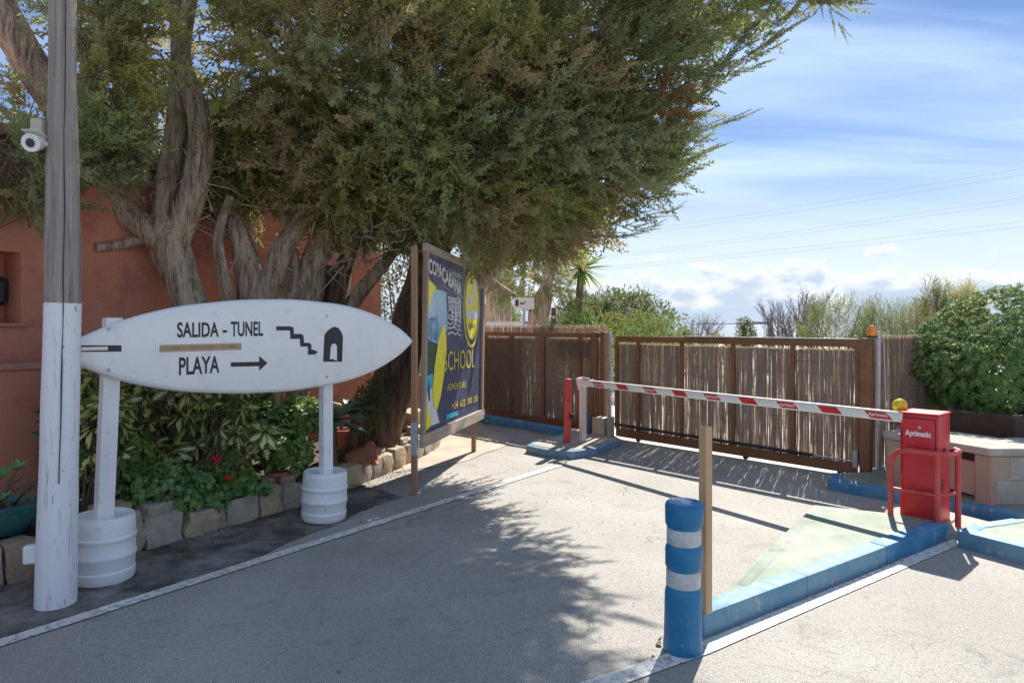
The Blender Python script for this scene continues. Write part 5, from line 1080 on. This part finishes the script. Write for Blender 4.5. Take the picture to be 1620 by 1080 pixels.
# pines over the fixed gate
def pine(label, px, Yd, pts, crown, n, seed):
    b = at(px, 0, Yd); b.z = -.006; root = thing('pine_tree', label, 'tree', b)
    for q in pts: p = [at(*u[:3]) for u in q]; MB().tube(p, [u[3] for u in q], 10, lob=.12).build('trunk', MT['bark'], root, smooth=60)
    r = np.random.default_rng(seed); Vs = []; ts = []
    for c, rad in crown:
        P, v = ellpts(tuple(at(*c)), rad, n, r, .4); P = P+lumpy(P, .3, .9); Vs.append(stamp(PL[seed % 4], P, v+r.normal(size=v.shape)*.5+np.array([0, 0, .2]), r.uniform(.5, .9, len(P)), r).reshape(-1, 3)); ts.append(np.repeat(np.clip(.45+np.array([mnoise.noise(Vector(p)) for p in P]), 0, 1), len(PL[0])))
    npmesh('crown', np.concatenate(Vs), 3, MT['cypblue'], root, tint=np.concatenate(ts))['kind'] = 'stuff'
pine('pale barked leaning tree with twin trunks right of the white sign', 852, 17, [[(848, 540, 17, .26), (850, 500, 17, .22), (858, 470, 17, .17), (872, 430, 17, .12), (880, 380, 17, .08)], [(852, 525, 17, .16), (862, 495, 17, .13), (868, 470, 17, .10), (860, 420, 17, .07)]], [((835, 425, 17), (1.1, 1.0, .6))], 150, 81)
pine('straight brown trunk left of the white sign', 800, 20, [[(799, 540, 20, .2), (800, 480, 20, .17), (802, 420, 20, .12)]], [((800, 410, 20), (1.2, 1.0, 1.0))], 120, 82)
pine('dark trunk seen right beside the billboard edge', 778, 19, [[(778, 540, 19, .25), (779, 480, 19, .2), (775, 420, 19, .15)]], [((775, 425, 19), (.9, .9, .9))], 110, 83)
# yucca
yc = at(920, 425, 13); yb_ = yc.copy(); yb_.z = -.006; yr = thing('yucca', 'spiky yucca head glowing bright green against the sky', 'yucca', yb_)
MB().tube([yb_, yb_.lerp(yc, .5)+Vector((-.1, 0, 0)), yc], [.08, .07, .07], 10, lob=.1).build('trunk', MT['barkdark'], yr, smooth=60)
for i in range(85):
    el = random.uniform(-.9, 1.35); a = random.uniform(0, 6.3); L = random.uniform(.42, .66); f = Vector((math.cos(a)*math.cos(el), math.sin(a)*math.cos(el), math.sin(el))); sd = f.cross(Vector((.1, .2, 1))).normalized(); V = []
    for t, w in ((0, .02), (.4, .03), (.8, .018), (1, .001)): q = yc+f*(L*t)-Vector((0, 0, .12*L*t*t)); V += [q-sd*w, q+sd*w]
    MB().add(V, [(0, 1, 3, 2), (2, 3, 5, 4), (4, 5, 7, 6)]).build('leaf', MT['yucca'], yr)
# sign, totem, low wall
sp = at(829, 480, 14); ws = thing('direction_sign', 'small white sign with a black doorway symbol on a grey post', 'sign', Vector((sp.x, 14, 0)))
def spt(px, py, Yd=13.98): return at(px, py, Yd)
MB().box(sp+Vector((0, 0, 0)), (.42, .025, .235)).build('plate', MT['white'], ws, bevel=.004); MB().tube([(sp.x, 14.04, 0), (sp.x, 14.04, sp.z+.05)], .03, 10).build('post', MT['galv'], ws)
MB().add([spt(815.5, 484), spt(820, 484), spt(820, 475), spt(818, 473.5), spt(815.5, 475)], [(0, 1, 2, 3, 4)]).build('door_symbol', MT['black'], ws)
MB().add([spt(822, 480), spt(825, 478), spt(828, 479.5), spt(832, 475.5), spt(832.5, 476.5), spt(828.5, 481), spt(825, 481.5)], [(0, 1, 2, 3, 4, 5, 6)]).build('arrow_symbol', MT['black'], ws)
tt = at(876, 505, 13.5); tb0 = Vector((tt.x, 13.5, 0)); to = MB().add([(tt.x-.075, 13.5, 0), (tt.x+.075, 13.5, 0), (tt.x+.075, 13.58, 0), (tt.x-.075, 13.58, 0), (tt.x-.045, 13.5, 2.02), (tt.x+.045, 13.5, 2.02), (tt.x+.045, 13.58, 2.02), (tt.x-.045, 13.58, 2.02)], [(0, 3, 2, 1), (4, 5, 6, 7), (0, 1, 5, 4), (1, 2, 6, 5), (2, 3, 7, 6), (3, 0, 4, 7)])
o = to.build('wooden_totem', MT['barkdark'], None, tb0, bevel=.01); setp(o, 'tapered dark wooden marker post with a pale disc behind the fixed gate', 'marker post')
MB().lathe([(.035, 0), (.035, .008), (.02, .01)], 16, (tt.x, 13.495, 1.83), Matrix.Rotation(R(90), 3, 'X')).build('pale_disc', MT['cream'], o)
lwp = at(800, 505, 18); o = MB().box((lwp.x, 18, .88), (1.0, .25, 1.77)).build('low_wall', MT['white'], None, (lwp.x, 18, 0), bevel=.02); setp(o, 'whitish masonry wall end beyond the fixed gate, left of the sign post', 'wall')
# power lines
for k, (y0, y1) in enumerate(((386, 266), (390, 277), (413, 314), (416, 322), (425, 354), (428, 363))):
    a = at(760, y0+14, 75); b = at(1700, y1-14, 60); mb = MB(); pts = []
    for i in range(25): t = i/24; p = a.lerp(b, t); p.z -= 1.0*4*t*(1-t)*.35; pts.append(p)
    o = mb.tube(pts, .0075, 4, False).build('power_line', MT['darkwire'], None, a); setp(o, '%s cable of the %s pair of overhead cables crossing the sky' % (('upper', 'lower')[k % 2], ('highest', 'middle', 'lowest')[k//2]), 'cable', 'overhead cables crossing the sky')
r = np.random.default_rng(15); N = 420
P = np.column_stack([r.uniform(-3, 3, N), r.uniform(3, 9, N), np.full(N, .011)]); Dv = np.column_stack([r.normal(size=N), r.normal(size=N), np.abs(r.normal(0, .15, N))]); kp = (P[:, 0] < 1.0+.3*(P[:, 1]-3.7)) & (P[:, 0] > -3.4+.55*(P[:, 1]-3.4))
o = npmesh('leaf_litter', stamp(leaf_t(.35, .3), P[kp], Dv[kp], r.uniform(.005, .018, kp.sum()), r), 4, MT['litter']); setp(o, 'sparse fallen twigs and leaf crumbs strewn over the open road', 'leaf litter', kind='stuff')
# dry leaves and crumbs on the road edge
r = np.random.default_rng(5); N = 1500; s = r.random(N)*.80; w = np.abs(r.normal(0, .22, N)); P = np.array([(WALL[1][0], WALL[1][1], 0)])+0
pts = []
for a_, w_ in zip(s*acc, w):
    p, d = wallpt(a_); pts.append((p.x+d.y*(.02+w_), p.y-d.x*(.02+w_), .009))
P = np.array(pts); Dv = np.column_stack([r.normal(size=N), r.normal(size=N), np.abs(r.normal(0, .15, N))])
o = npmesh('leaf_litter', stamp(leaf_t(.35, .3), P, Dv, r.uniform(.006, .022, N), r), 4, MT['litter']); setp(o, 'scattered dry leaf litter and crumbs along the wall foot', 'leaf litter', kind='stuff')
for px, py, s in ((1037, 1017, .03), (1040, 1012, .025), (1030, 1036, .018)):
    g = gnd(px, py, .004); o = npmesh('dry_leaf', stamp(leaf_t(.4, .5), np.array([tuple(g)]), np.array([(.5, -.4, .25)]), [s*1.4], r), 4, MT['litter'], origin=g); setp(o, 'dry brown leaf lying beside the blue bollard', 'leaf', 'dry leaves by the bollard')
